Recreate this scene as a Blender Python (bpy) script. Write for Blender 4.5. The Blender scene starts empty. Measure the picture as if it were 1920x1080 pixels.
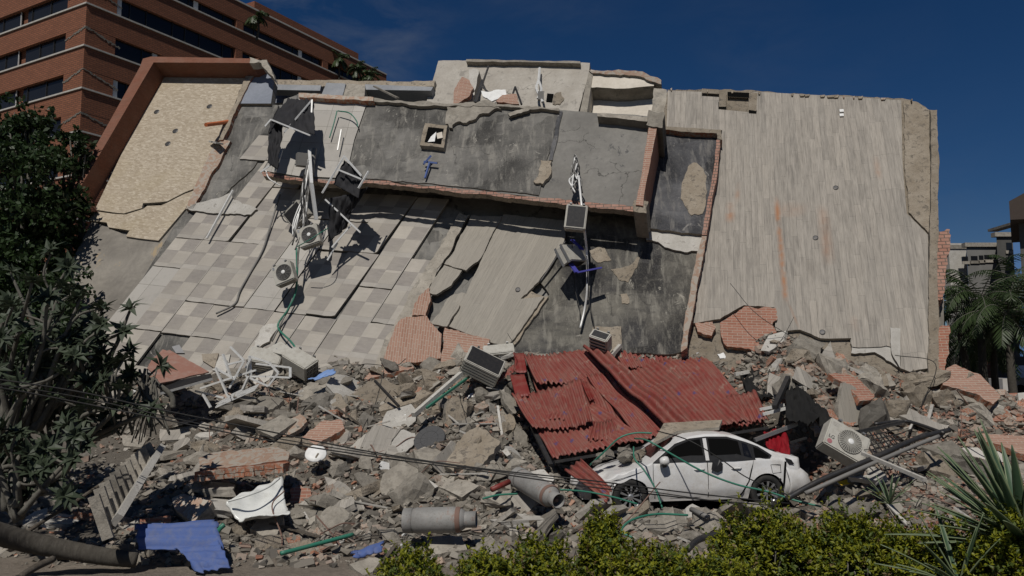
import bpy, bmesh, math, random
from mathutils import Vector, Matrix, Euler, noise
R = math.radians
rnd = random.Random(7)
SC = bpy.context.scene
COL = SC.collection
# ---------------------------------------------------------------- camera
CAMZ, PITCH, FPX = 2.9, R(5.93), 1540.0
cam_d = bpy.data.cameras.new("camera")
cam = bpy.data.objects.new("camera", cam_d); COL.objects.link(cam)
cam.location = (0, 0, CAMZ); cam.rotation_euler = (R(90) + PITCH, 0, 0)
cam_d.sensor_width = 36; cam_d.lens = FPX / 1920 * 36
cam_d.clip_start = .1; cam_d.clip_end = 3000
SC.camera = cam
SC.render.resolution_x, SC.render.resolution_y = 1024, 576
# ---------------------------------------------------------------- light
SUN = Vector((-.17, -.60, .78)).normalized()          # towards the sun
sun_el = math.asin(SUN.z); sun_az = math.atan2(SUN.x, SUN.y)
sd = bpy.data.lights.new("sun", 'SUN'); sd.energy = 5.0; sd.angle = R(.5); sd.color = (1, .955, .89)
so = bpy.data.objects.new("sun", sd); COL.objects.link(so)
so.rotation_euler = (-SUN).to_track_quat('-Z', 'Y').to_euler(); so.location = (0, 0, 40)
W = bpy.data.worlds.new("World"); SC.world = W; W.use_nodes = True
wn, wl = W.node_tree.nodes, W.node_tree.links
wn.clear()
sky = wn.new('ShaderNodeTexSky'); sky.sky_type = 'NISHITA'; sky.sun_disc = False
sky.sun_elevation = sun_el; sky.sun_rotation = sun_az
sky.altitude = 1200; sky.air_density = .95; sky.dust_density = .05; sky.ozone_density = 5.0
bg = wn.new('ShaderNodeBackground'); bg.inputs[1].default_value = .05
wo = wn.new('ShaderNodeOutputWorld')
tc = wn.new('ShaderNodeTexCoord'); mp = wn.new('ShaderNodeMapping')
mp.inputs['Rotation'].default_value = (0, R(18), R(20)); mp.inputs['Scale'].default_value = (3.2, 1.3, 8.5)
cn = wn.new('ShaderNodeTexNoise'); cn.inputs['Scale'].default_value = 2.2; cn.inputs['Detail'].default_value = 9
cn.inputs['Roughness'].default_value = .62; cn.inputs['Distortion'].default_value = .5
cn2 = wn.new('ShaderNodeTexNoise'); cn2.inputs['Scale'].default_value = 2.6; cn2.inputs['Detail'].default_value = 2
cr = wn.new('ShaderNodeMapRange'); cr.inputs[1].default_value = .40; cr.inputs[2].default_value = .66; cr.inputs[4].default_value = 1
cr2 = wn.new('ShaderNodeMapRange'); cr2.inputs[1].default_value = .44; cr2.inputs[2].default_value = .68
mu = wn.new('ShaderNodeMath'); mu.operation = 'MULTIPLY'
# the wisps live high on the left half of the sky
sx = wn.new('ShaderNodeSeparateXYZ'); cr3 = wn.new('ShaderNodeMapRange')
cr3.inputs[1].default_value = .16; cr3.inputs[2].default_value = -.12; cr3.inputs[3].default_value = .12; cr3.inputs[4].default_value = 1
mu2 = wn.new('ShaderNodeMath'); mu2.operation = 'MULTIPLY'
mx = wn.new('ShaderNodeMix'); mx.data_type = 'RGBA'; mx.inputs[7].default_value = (3.4, 3.9, 5.0, 1)
wl.new(tc.outputs['Generated'], mp.inputs[0]); wl.new(mp.outputs[0], cn.inputs['Vector'])
wl.new(tc.outputs['Generated'], cn2.inputs['Vector']); wl.new(tc.outputs['Generated'], sx.inputs[0])
wl.new(sx.outputs[0], cr3.inputs[0]); wl.new(cn.outputs[0], cr.inputs[0]); wl.new(cn2.outputs[0], cr2.inputs[0])
wl.new(cr.outputs[0], mu.inputs[0]); wl.new(cr2.outputs[0], mu.inputs[1])
wl.new(mu.outputs[0], mu2.inputs[0]); wl.new(cr3.outputs[0], mu2.inputs[1])
hs = wn.new('ShaderNodeHueSaturation'); hs.inputs['Saturation'].default_value = 1.25; hs.inputs['Value'].default_value = .88; hs.inputs['Hue'].default_value = .506
wl.new(sky.outputs[0], hs.inputs['Color'])
wl.new(mu2.outputs[0], mx.inputs[0]); wl.new(hs.outputs[0], mx.inputs[6])
wl.new(mx.outputs[2], bg.inputs[0]); wl.new(bg.outputs[0], wo.inputs[0])
SC.view_settings.view_transform = 'Standard'; SC.view_settings.look = 'None'
SC.view_settings.exposure = -.62; SC.view_settings.gamma = 1
# ---------------------------------------------------------------- geometry helpers
CP, SP = math.cos(PITCH), math.sin(PITCH)
CAMP = Vector((0, 0, CAMZ))
def ray(px, py):
    X = (px - 960) / FPX; Y = (540 - py) / FPX
    return Vector((X, CP - Y * SP, Y * CP + SP))
def at(px, py, d):
    r = ray(px, py); return CAMP + r * (d / r.y)
NF = Vector((-.20, -.86, .47)).normalized()
P0 = at(700, 660, 22.5)
def on_plane(px, py, n, p0):
    r = ray(px, py); return CAMP + r * ((p0 - CAMP).dot(n) / r.dot(n))
def F(px, py, off=0.0):
    return on_plane(px, py, NF, P0 + NF * off)
def sm(a, b, x):
    t = max(0, min(1, (x - a) / (b - a))); return t * t * (3 - 2 * t)
def lerp(a, b, t): return a + (b - a) * t
def curve1(x, pts):
    if x <= pts[0][0]: return pts[0][1]
    for (a, u), (b, v) in zip(pts, pts[1:]):
        if x <= b: return lerp(u, v, (x - a) / (b - a))
    return pts[-1][1]
def yF(x):        # depth of the fallen floors' foot
    return 22.5 - .2326 * (x + 3.8)
HF = [(-14, 2.2), (-11, 2.9), (-8, 3.15), (-4, 3.15), (-1, 3.25), (1, 3.45), (4.5, 3.55), (6.0, 3.85), (8, 3.3), (9.5, 2.75), (10.6, 2.4), (13, 2.2), (17, 1.2), (24, .3)]
def H(x, y):
    ya = 13.6 + .5 * noise.noise(Vector((x * .4, 3.1, 0)))
    ye = yF(max(-16, min(x, 12)))
    h = curve1(x, HF)
    t = (y - ya) / (ye - ya)
    if t <= 0: z = 0
    elif t <= 1: z = h * (.16 * t + .84 * t ** 1.35)
    else: z = h * max(0, 1 - (y - ye) / 14)
    if t > 0:
        k = min(1, t * 3)
        z += k * (.34 * noise.noise(Vector((x * .55, y * .55, 2))) + .17 * noise.noise(Vector((x * 1.5, y * 1.5, 5))))
    # flat spot the car stands on, and the shaded hollow on the left
    c = sm(.8, 1.6, x) * (1 - sm(6.0, 6.8, x)) * (1 - sm(17.2, 18.6, y))
    z = lerp(z, min(z, .26), c)
    c = sm(-.6, .5, x) * (1 - sm(5.6, 6.6, x)) * sm(16.6, 17.2, y) * (1 - sm(20.3, 21.2, y))
    z = z - .62*c*min(1, z)
    c = (1 - sm(-8.4, -6.0, x)) * (1 - sm(18.5, 21.5, y))
    z = lerp(z, z * .45, c)
    c = sm(6.4, 7.2, x) * (1 - sm(16.5, 19, y)); z = lerp(z, z * .8, c)
    return max(z, 0) + .035 * noise.noise(Vector((x * 3.5, y * 3.5, 9))) + .02
def ground(px, py, lo=8.0, hi=40.0):
    r = ray(px, py); d = lo
    while d < hi:
        p = CAMP + r * (d / r.y)
        if p.z <= H(p.x, p.y): return p
        d += .04
    return CAMP + r * (hi / r.y)
def tag(o, label=None, cat=None, group=None, kind=None):
    if label: o['label'] = label
    if cat: o['category'] = cat
    if group: o['group'] = group
    if kind: o['kind'] = kind
    return o
def empty(name, loc, label, cat, group=None, rot=(0, 0, 0)):
    o = bpy.data.objects.new(name, None); COL.objects.link(o)
    o.location = loc; o.rotation_euler = rot; o.empty_display_size = .3
    return tag(o, label, cat, group)
def chain_loc(o):
    v = Vector((0, 0, 0))
    while o: v += o.location; o = o.parent
    return v
def auto_uv(me):
    uv = me.uv_layers.new(name='UVMap')
    for p in me.polygons:
        n = p.normal
        u = Vector((0, 0, 1)).cross(n)
        if u.length < .15: u = Vector((1, 0, 0))
        u.normalize(); v = n.cross(u)
        for li in p.loop_indices:
            c = me.vertices[me.loops[li].vertex_index].co
            uv.data[li].uv = (c.dot(u), c.dot(v))
def build(name, verts, faces, mats, parent=None, world=True, mi=None, smooth=False, uvf=None, recentre=True):
    me = bpy.data.meshes.new(name)
    off = Vector((0, 0, 0))
    if world == 'sub': off = parent.location.copy()
    elif world and parent is not None: off = chain_loc(parent)
    vs = [Vector(v) - off for v in verts]
    loc = Vector((0, 0, 0))
    if recentre and vs:
        loc = sum(vs, Vector()) / len(vs)
        if parent is None: loc.z = min(v.z for v in vs)
        vs = [v - loc for v in vs]
    me.from_pydata([tuple(v) for v in vs], [], faces)
    for m in (mats if isinstance(mats, (list, tuple)) else [mats]): me.materials.append(m)
    if mi: me.polygons.foreach_set('material_index', mi)
    if smooth: me.polygons.foreach_set('use_smooth', [True] * len(me.polygons))
    me.update()
    if uvf:
        uv = me.uv_layers.new(name='UVMap')
        for l in me.loops: uv.data[l.index].uv = uvf(verts[l.vertex_index])
    else: auto_uv(me)
    o = bpy.data.objects.new(name, me); COL.objects.link(o); o.location = loc
    if parent is not None: o.parent = parent
    return o
class MB:
    """collects simple shapes into one mesh"""
    def __init__(s): s.v = []; s.f = []; s.m = []
    def add(s, vs, fs, m=0):
        b = len(s.v); s.v += [Vector(v) for v in vs]; s.f += [tuple(i + b for i in f) for f in fs]; s.m += [m] * len(fs)
    def box(s, a, b, m=0, rot=None, c=None):
        x0, y0, z0 = a; x1, y1, z1 = b
        vs = [Vector(p) for p in ((x0,y0,z0),(x1,y0,z0),(x1,y1,z0),(x0,y1,z0),(x0,y0,z1),(x1,y0,z1),(x1,y1,z1),(x0,y1,z1))]
        if rot is not None:
            M = Euler(rot).to_matrix() if not isinstance(rot, Matrix) else rot
            c = Vector(c) if c is not None else sum(vs, Vector()) / 8
            vs = [M @ (v - c) + c for v in vs]
        s.add(vs, [(3,2,1,0),(4,5,6,7),(0,1,5,4),(1,2,6,5),(2,3,7,6),(3,0,4,7)], m)
    def bar(s, p, q, w=.03, h=None, m=0, up=Vector((0, 0, 1))):
        p = Vector(p); q = Vector(q); h = h or w; d = q - p
        if d.length < 1e-6: return
        d.normalize(); a = d.cross(up)
        if a.length < .05: a = d.cross(Vector((1, 0, 0)))
        a.normalize(); b = a.cross(d); a *= w / 2; b *= h / 2
        s.add([p-a-b,p+a-b,p+a+b,p-a+b,q-a-b,q+a-b,q+a+b,q-a+b], [(3,2,1,0),(4,5,6,7),(0,1,5,4),(1,2,6,5),(2,3,7,6),(3,0,4,7)], m)
    def tube(s, pts, r, n=6, m=0, cap=True):
        pts = [Vector(p) for p in pts]
        rs = r if isinstance(r, (list, tuple)) else [r] * len(pts)
        rings = []; prev = None
        for i, p in enumerate(pts):
            d = (pts[min(i+1, len(pts)-1)] - pts[max(i-1, 0)])
            if d.length < 1e-9: d = Vector((0, 0, 1))
            d.normalize()
            a = prev - d * prev.dot(d) if prev is not None else d.cross(Vector((.31, .17, .93)))
            if a.length < 1e-4: a = d.cross(Vector((1, 0, 0)))
            a.normalize(); b = d.cross(a); prev = a
            rings.append([p + (a * math.cos(2*math.pi*k/n) + b * math.sin(2*math.pi*k/n)) * rs[i] for k in range(n)])
        base = len(s.v)
        for rg in rings: s.v += rg
        for i in range(len(pts) - 1):
            for k in range(n):
                s.f.append((base+i*n+k, base+i*n+(k+1) % n, base+(i+1)*n+(k+1) % n, base+(i+1)*n+k)); s.m.append(m)
        if cap:
            s.f.append(tuple(base + k for k in reversed(range(n)))); s.m.append(m)
            s.f.append(tuple(base + (len(pts)-1)*n + k for k in range(n))); s.m.append(m)
    def lathe(s, prof, n=24, m=0, M=None, caps=True):
        """prof: (r, z) list"""
        base = len(s.v)
        for r_, z_ in prof:
            for k in range(n):
                v = Vector((r_*math.cos(2*math.pi*k/n), r_*math.sin(2*math.pi*k/n), z_)); s.v.append(M @ v if M else v)
        for i in range(len(prof)-1):
            for k in range(n):
                s.f.append((base+i*n+k, base+i*n+(k+1) % n, base+(i+1)*n+(k+1) % n, base+(i+1)*n+k)); s.m.append(m)
        if caps:
            s.f.append(tuple(base+k for k in reversed(range(n)))); s.m.append(m)
            s.f.append(tuple(base+(len(prof)-1)*n+k for k in range(n))); s.m.append(m)
    def make(s, name, mats, parent=None, world=True, smooth=False, recentre=True, uvf=None):
        return build(name, s.v, s.f, mats, parent, world, s.m, smooth, uvf, recentre)
def spline(pts, n=8):
    pts = [Vector(p) for p in pts]
    if len(pts) < 3: return pts
    P = [pts[0]*2 - pts[1]] + pts + [pts[-1]*2 - pts[-2]]; out = []
    for i in range(1, len(P) - 2):
        a, b, c, d = P[i-1], P[i], P[i+1], P[i+2]
        for k in range(n):
            t = k / n
            out.append(.5*((2*b) + (-a+c)*t + (2*a-5*b+4*c-d)*t*t + (-a+3*b-3*c+d)*t**3))
    out.append(pts[-1]); return out
def jag(pts, amp=3, step=12, seed=0, edges=None):
    r = random.Random(seed); out = []
    n = len(pts)
    for i in range(n):
        a, b = Vector(pts[i]), Vector(pts[(i+1) % n]); out.append(tuple(a))
        if edges is not None and i not in edges: continue
        L = (b-a).length; k = int(L / step)
        if k < 1: continue
        d = (b-a)/L; nr = Vector((-d.y, d.x)); drift = 0
        for j in range(1, k+1):
            t = (j + r.uniform(-.3, .3)) / (k+1)
            drift = drift*.6 + r.uniform(-amp, amp)
            p = a + (b-a)*t + nr*drift*min(1, 4*t*(1-t)+.3); out.append((p.x, p.y))
    return out
def prism(name, front, back, mats, parent=None, uvf=None):
    """front polygon (3-D, world) joined to its back copy"""
    n = len(front); V = list(front) + list(back)
    nrm = Vector((0, 0, 0))
    for i in range(n): nrm += front[i].cross(front[(i+1) % n])
    d = (back[0]-front[0])
    ff = tuple(range(n)); bb = tuple(range(2*n-1, n-1, -1))
    sides = [(i, n+i, n+(i+1) % n, (i+1) % n) for i in range(n)]
    if nrm.dot(d) > 0:
        ff = ff[::-1]; bb = bb[::-1]; sides = [s[::-1] for s in sides]
    mi = [0] + [0 if not isinstance(mats, (list, tuple)) or len(mats) < 2 else 1]*(n+1)
    return build(name, V, [ff, bb] + sides, mats, parent, True, mi, False, uvf)
def slab(name, pts, off, thick, mats, parent=None, jg=None, uvf=None, tilt=None):
    """a flat piece of the fallen floors: outline traced on their plane, real thickness behind it"""
    if jg: pts = jag(pts, *jg)
    fo = (lambda x, y: off) if tilt is None else (lambda x, y: off + tilt[0]*(x-pts[0][0])/70 + tilt[1]*(y-pts[0][1])/70)
    fr = [F(x, y, fo(x, y)) for x, y in pts]
    return prism(name, fr, [p - NF*thick for p in fr], mats, parent, uvf)
def plate(name, pts, nrm, lift, thick, mats, parent=None, jg=None, depth=None, uvf=None):
    """a loose piece lying on the rubble, on a plane of its own through the heap"""
    cx = sum(p[0] for p in pts)/len(pts); cy = sum(p[1] for p in pts)/len(pts)
    p0 = ground(cx, cy) if depth is None else at(cx, cy, depth)
    n = Vector(nrm).normalized(); p0 = p0 + n*lift
    if jg: pts = jag(pts, *jg)
    fr = [on_plane(x, y, n, p0) for x, y in pts]
    return prism(name, fr, [p - n*thick for p in fr], mats, parent, uvf)
def uv_basis(o, a, b, off=0.0):
    """uv in metres along two traced directions on the floors' plane"""
    O, A, B = F(*o, off), F(*a, off), F(*b, off)
    u = (A-O).normalized(); v = (B-O).normalized()
    uv_ = u.dot(v); det = 1 - uv_*uv_
    def f(p):
        d = Vector(p)-O; du, dv = d.dot(u), d.dot(v)
        return ((du - uv_*dv)/det, (dv - uv_*du)/det)
    return f
# ---------------------------------------------------------------- materials
class N:
    def __init__(s, name):
        s.m = bpy.data.materials.new(name); s.m.use_nodes = True
        s.t = s.m.node_tree; s.t.nodes.clear()
        s.out = s.t.nodes.new('ShaderNodeOutputMaterial'); s.b = s.t.nodes.new('ShaderNodeBsdfPrincipled')
        s.t.links.new(s.b.outputs[0], s.out.inputs[0]); s.co = s.t.nodes.new('ShaderNodeTexCoord')
    def n(s, typ, ins=None, **kw):
        x = s.t.nodes.new('ShaderNode'+typ)
        for k, v in kw.items(): setattr(x, k, v)
        for k, v in (ins or {}).items():
            sk = x.inputs[k]
            if hasattr(v, 'is_output'): s.t.links.new(v, sk)
            else:
                if isinstance(v, tuple) and len(v) == 3 and sk.type == 'RGBA': v = v + (1,)
                sk.default_value = v
        return x
    def link(s, a, b): s.t.links.new(a, b)
    def noise(s, vec, scale, detail=6, rough=.6, dist=0): return s.n('TexNoise', {'Vector': vec, 'Scale': scale, 'Detail': detail, 'Roughness': rough, 'Distortion': dist}).outputs[0]
    def rng(s, v, a, b, c=0., d=1.): return s.n('MapRange', {0: v, 1: a, 2: b, 3: c, 4: d}).outputs[0]
    def mix(s, f, a, b, mode='MIX'): return s.n('Mix', {0: f, 6: a, 7: b}, data_type='RGBA', blend_type=mode).outputs[2]
    def math(s, op, a, b=0.): return s.n('Math', {0: a, 1: b}, operation=op).outputs[0]
    def bump(s, h, st=.5, dist=.02, prev=None):
        ins = {'Height': h, 'Strength': st, 'Distance': dist}
        if prev is not None: ins['Normal'] = prev
        return s.n('Bump', ins).outputs[0]
    def scale(s, vec, xyz, rot=(0, 0, 0)): return s.n('Mapping', {0: vec, 'Scale': xyz, 'Rotation': rot}).outputs[0]
    def fin(s, col, rough=.85, nrm=None, metal=0, spec=.3):
        if hasattr(col, 'is_output'): s.link(col, s.b.inputs['Base Color'])
        else: s.b.inputs['Base Color'].default_value = col + (1,)
        if hasattr(rough, 'is_output'): s.link(rough, s.b.inputs['Roughness'])
        else: s.b.inputs['Roughness'].default_value = rough
        s.b.inputs['Metallic'].default_value = metal; s.b.inputs['Specular IOR Level'].default_value = spec
        if nrm is not None: s.link(nrm, s.b.inputs['Normal'])
        return s.m
def stone(name, c1, c2, sc=2., rough=.9, bump=.5, var=.25, spots=None, dist=.02, crack=0., streak=None):
    s = N(name); V = s.co.outputs['Object']
    if var:                                            # every copy starts elsewhere in the pattern
        oi = s.n('ObjectInfo'); V = s.n('VectorMath', {0: V, 1: s.n('CombineXYZ', {0: s.math('MULTIPLY', oi.outputs['Random'], 37.)}).outputs[0]}, operation='ADD').outputs[0]
    a = s.noise(V, sc, 8, .65); c = s.mix(s.rng(a, .35, .65), c1, c2)
    f = s.noise(V, sc*9, 6, .7)
    c = s.mix(s.rng(f, .3, .7, 0, .35), c, tuple(x*.55 for x in c1))
    if spots:
        g = s.noise(V, spots[1], 7, .7, .6); c = s.mix(s.rng(g, spots[2], spots[2]+.05), c, spots[0])
    h = s.math('ADD', s.math('MULTIPLY', a, .7), s.math('MULTIPLY', f, .5))
    if crack:
        w = s.n('VectorMath', {0: V, 1: s.n('VectorMath', {0: s.n('TexNoise', {'Vector': V, 'Scale': 1.7, 'Detail': 5}).outputs[1], 1: (.5, .5, .5)}, operation='SCALE').outputs[0]}, operation='ADD').outputs[0]
        vo = s.n('TexVoronoi', {'Vector': w, 'Scale': crack}, feature='DISTANCE_TO_EDGE').outputs[0]
        k = s.math('MULTIPLY', s.rng(vo, .006, .0, 0, 1), s.rng(s.noise(V, .7, 2), .48, .56))
        c = s.mix(s.math('MULTIPLY', k, .8), c, (.03, .028, .025))
    if var:
        oi = s.n('ObjectInfo'); c = s.n('HueSaturation', {'Value': s.rng(oi.outputs['Random'], 0, 1, 1-var, 1+var), 'Color': c}).outputs[0]
    return s.fin(c, rough, s.bump(h, bump, dist))
def plain(name, col, rough=.6, metal=0, dirt=.25, sc=6., spec=.4, dirtcol=(.16, .14, .115), bump=0):
    s = N(name); V = s.co.outputs['Object']
    a = s.noise(V, sc, 7, .7)
    c = s.mix(s.rng(a, .45, .75, 0, dirt), col, dirtcol)
    nb = s.bump(s.noise(V, sc*2, 4), bump, .02) if bump else None
    return s.fin(c, rough, nb, metal, spec)
def leafmat(name, c1, c2, trans=.25, rough=.5):
    s = N(name)
    r = s.n('NewGeometry').outputs['Random Per Island']
    g = s.noise(s.co.outputs['Object'], 1.1, 3)
    c = s.mix(s.rng(g, .35, .65), s.mix(r, c1, c2), s.mix(r, tuple(x*.8 for x in c2), tuple(x*.75 for x in c1)))
    s.fin(c, rough, None, 0, .35)
    t = s.n('BsdfTranslucent', {0: c}).outputs[0]
    mxs = s.n('MixShader', {0: trans, 1: s.b.outputs[0], 2: t}).outputs[0]
    s.link(mxs, s.out.inputs[0]); return s.m
def brickmat(name, c1, c2, mortar, bw=.25, bh=.08, ms=.008, dust=.3, dustcol=(.3, .27, .23), rot=False, bump=.6, rough=.9):
    s = N(name); V = s.co.outputs['UV']
    if rot: V = s.scale(V, (1, 1, 1), (0, 0, R(90)))
    b = s.n('TexBrick', {'Vector': V, 'Color1': c1, 'Color2': c2, 'Mortar': mortar, 'Scale': 1., 'Mortar Size': ms, 'Mortar Smooth': .3, 'Bias': 0., 'Brick Width': bw, 'Row Height': bh})
    O = s.co.outputs['Object']
    g = s.noise(O, 1.6, 8, .7); c = s.mix(s.rng(g, .35, .7, 0, dust), b.outputs[0], dustcol)
    f = s.noise(O, 30, 4); c = s.mix(s.rng(f, .4, .7, 0, .25), c, tuple(x*.5 for x in c1))
    return s.fin(c, rough, s.bump(f, .2, .004, s.bump(b.outputs[1], -bump, .01)))
M = {}
def soilmat():
    s = N('soil'); O = s.co.outputs['Object']; a = s.noise(O, .8, 9, .68); f = s.noise(O, 9, 8, .75); y = s.n('SeparateXYZ', {0: O}).outputs[1]
    road = s.mix(s.rng(a, .35, .65), (.20, .165, .13), (.28, .24, .195)); heap = s.mix(s.rng(a, .35, .65), (.08, .07, .058), (.165, .147, .122))  # heap is a darker soil, darkened further to imitate shade in the gaps
    c = s.mix(s.rng(s.math('ADD', y, s.math('MULTIPLY', a, 3.)), 14.6, 15.8), road, heap); c = s.mix(s.rng(f, .35, .7, 0, .6), c, (.09, .078, .064))
    g = s.noise(O, 34, 6, .8); c = s.mix(s.rng(g, .55, .68, 0, .5), c, (.33, .3, .26))
    return s.fin(c, .95, s.bump(g, .6, .02, s.bump(f, 1., .05)))
M['soil'] = soilmat()
M['conc'] = stone('broken_concrete', (.225, .203, .17), (.36, .33, .28), 3.2, .95, 1.3, .28, ((.19, .175, .15), 5, .56))
M['conc_dark'] = stone('dark_concrete', (.115, .105, .09), (.19, .175, .15), 2.5, .92, .7, .25, ((.22, .21, .19), 6, .6))
M['conc_pale'] = stone('pale_plaster', (.40, .38, .34), (.52, .5, .46), 3, .9, .5, .12, ((.3, .28, .25), 6, .58))
M['conc_brown'] = stone('earthy_concrete', (.24, .20, .15), (.34, .295, .235), 2.6, .95, 1., .2, ((.15, .13, .105), 7, .55), .05)
M['base'] = stone('raw_slab_concrete', (.13, .125, .115), (.25, .24, .22), .9, .92, .7, 0, ((.07, .068, .064), 1.8, .56), .03, .5)
M['wedge'] = stone('weathered_screed', (.18, .165, .145), (.31, .285, .245), .7, .92, .4, 0, ((.33, .26, .17), 1.1, .6), .02)
def screedmat(name, dark, mid, light, sc, bias=0.):
    s = N(name); O = s.co.outputs['Object']; uv = s.co.outputs['UV']
    a = s.noise(O, sc, 9, .62, .4); c = s.mix(s.rng(a, .40+bias, .60+bias), dark, mid)
    v = s.n('TexVoronoi', {'Vector': s.scale(O, (1., .6, 1.)), 'Scale': 1.3, 'Randomness': .9}, distance='CHEBYCHEV'); pr = s.n('SeparateColor', {0: v.outputs[1]}).outputs[0]
    c = s.n('HueSaturation', {'Value': s.rng(pr, 0, 1, .62, 1.35), 'Color': c}).outputs[0]
    b = s.noise(s.scale(O, (3.5, .8, .8)), 1.6, 8, .7, .3); c = s.mix(s.rng(b, .5, .66, 0, .7), c, light)
    e = s.noise(s.scale(O, (.7, .9, 3.)), 3., 8, .75); c = s.mix(s.rng(e, .52, .7, 0, .65), c, dark)
    g = s.noise(O, 2.4, 10, .7, 1.); c = s.mix(s.rng(g, .62, .65, 0, .7), c, tuple(min(1, x*1.35) for x in light))
    f = s.noise(O, 26, 5, .7); c = s.mix(s.rng(f, .5, .75, 0, .35), c, light)
    w = s.n('VectorMath', {0: O, 1: s.n('VectorMath', {0: s.n('TexNoise', {'Vector': O, 'Scale': 1.3, 'Detail': 6}).outputs[1], 1: (.7, .7, .7)}, operation='SCALE').outputs[0]}, operation='ADD').outputs[0]
    vo = s.n('TexVoronoi', {'Vector': w, 'Scale': .45}, feature='DISTANCE_TO_EDGE').outputs[0]; k = s.math('MULTIPLY', s.rng(vo, .005, 0), s.rng(s.noise(O, .6, 2), .48, .54)); c = s.mix(s.math('MULTIPLY', k, .8), c, (.03, .028, .025))
    return s.fin(c, .88, s.bump(s.math('ADD', f, g), .3, .012))
_old = stone('stained_roof_screed', (.06, .06, .06), (.205, .2, .19), .8, .85, .35, 0, ((.29, .27, .24), 1.4, .6), .01, .55)
M['stain'] = screedmat('mottled_roof_screed', (.062, .06, .056), (.165, .158, .145), (.26, .245, .215), .55)
_o2 = stone('blackened_screed', (.035, .037, .042), (.085, .09, .10), 1.2, .8, .35, 0, ((.24, .22, .18), 1.3, .64), .01, .8)
M['stain_dark'] = screedmat('blackened_screed', (.035, .036, .04), (.10, .10, .105), (.20, .19, .175), .7, .03)
M['screed'] = stone('grey_screed', (.16, .153, .14), (.235, .225, .205), .8, .88, .35, 0, ((.10, .098, .095), 3, .6), .01, .35)
M['lower'] = screedmat('patched_screed', (.035, .034, .034), (.155, .145, .122), (.25, .235, .20), .5, .035)
_o3 = stone('patched_screed', (.07, .07, .072), (.20, .19, .165), .75, .88, .4, 0, ((.34, .32, .28), 1.7, .62), .015, .6)
M['plaster'] = stone('penthouse_render', (.36, .33, .285), (.46, .43, .38), 1.5, .9, .6, 0, ((.27, .25, .22), 3.5, .57), .02, .35)
M['plaster_w'] = stone('cream_plaster', (.55, .5, .42), (.66, .61, .53), 1.2, .85, .2, 0, ((.42, .38, .31), 2, .62))
M['bluegrey'] = stone('blue_grey_plaster', (.20, .22, .26), (.26, .28, .325), 1., .8, .2, 0)
M['greybeam'] = stone('grey_beam', (.24, .25, .265), (.32, .33, .345), 1.5, .85, .3, 0)
M['fired'] = stone('fired_clay', (.30, .12, .07), (.42, .19, .115), 6, .9, .6, .25, ((.33, .28, .23), 8, .5))
M['fired_dusty'] = stone('dusty_clay', (.33, .21, .15), (.40, .30, .23), 5, .92, .6, .2, ((.36, .32, .27), 6, .48))
M['brick_wall'] = brickmat('facing_brick', (.26, .10, .062), (.34, .145, .095), (.36, .29, .23), .24, .075, .008, .3)
M['brick_dusty'] = brickmat('dusty_facing_brick', (.29, .15, .105), (.36, .205, .15), (.40, .33, .27), .3, .075, .009, .32, (.36, .3, .24))
M['brick_frame'] = brickmat('parapet_brick', (.17, .066, .038), (.21, .082, .05), (.14, .07, .045), .22, .06, .006, .15)
M['brick_far'] = brickmat('office_brick', (.205, .08, .042), (.275, .108, .058), (.11, .055, .038), .5, .16, .03, .16, (.14, .06, .04), False, .3)
M['hollow'] = brickmat('hollow_clay_block', (.30, .14, .10), (.38, .2, .15), (.06, .045, .035), .21, .11, .014, .5, (.34, .29, .24))
M['white'] = plain('white_paint', (.72, .72, .7), .5, 0, .3, 7)
M['whitemetal'] = plain('white_metal', (.68, .68, .66), .45, .2, .3, 9)
M['ac_case'] = plain('ac_enamel', (.42, .405, .36), .6, 0, .65, 7, .3, (.24, .215, .175))
M['black'] = plain('black_plastic', (.012, .012, .013), .5, 0, .12, 8, .3, (.09, .085, .08))
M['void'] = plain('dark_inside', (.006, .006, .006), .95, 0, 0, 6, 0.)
M['fin'] = plain('condenser_fins', (.022, .022, .024), .6, .3, .15, 14)
M['cloth'] = plain('charcoal_cloth', (.032, .032, .035), .95, 0, .25, 3, .1, (.08, .075, .07), .5)
M['cloth_black'] = plain('black_shade_cloth', (.012, .012, .012), .9, 0, .2, 3, .2, (.05, .045, .04), .4)
M['cable_black'] = plain('black_cable', (.014, .014, .014), .6)
M['cable_grey'] = plain('grey_cable', (.17, .165, .155), .6, 0, .4, 9)
M['steel'] = plain('grey_steel', (.30, .30, .30), .45, .7, .4, 5)
M['darksteel'] = plain('dark_steel', (.05, .05, .052), .5, .6, .4, 8)
M['green'] = plain('green_hose', (.03, .17, .115), .45, 0, .25, 7)
M['bluepaint'] = plain('blue_sheet', (.065, .11, .29), .75, 0, .5, 7, .4, (.18, .18, .2), .2)
M['blueglass'] = plain('blue_awning_rail', (.05, .05, .30), .6, 0, .2)
M['orange'] = plain('orange_pipe', (.5, .14, .05), .5, 0, .3)
M['red_cloth'] = plain('red_cloth', (.20, .008, .014), .95, 0, .2, 4, .1, (.25, .1, .09), .5)
M['ceramic'] = plain('dusty_ceramic', (.66, .67, .64), .3, 0, .6, 4, .5, (.42, .41, .37))
M['terra_sheet'] = plain('terracotta_metal_sheet', (.27, .135, .10), .6, 0, .6, 4, .4, (.34, .28, .24))
M['bark'] = stone('bark', (.085, .07, .055), (.16, .14, .115), 9, .95, 1.2, 0, None, .03)
M['palmtrunk'] = None
M['yellow'] = plain('yellow_plastic', (.6, .38, .02), .5)
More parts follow.
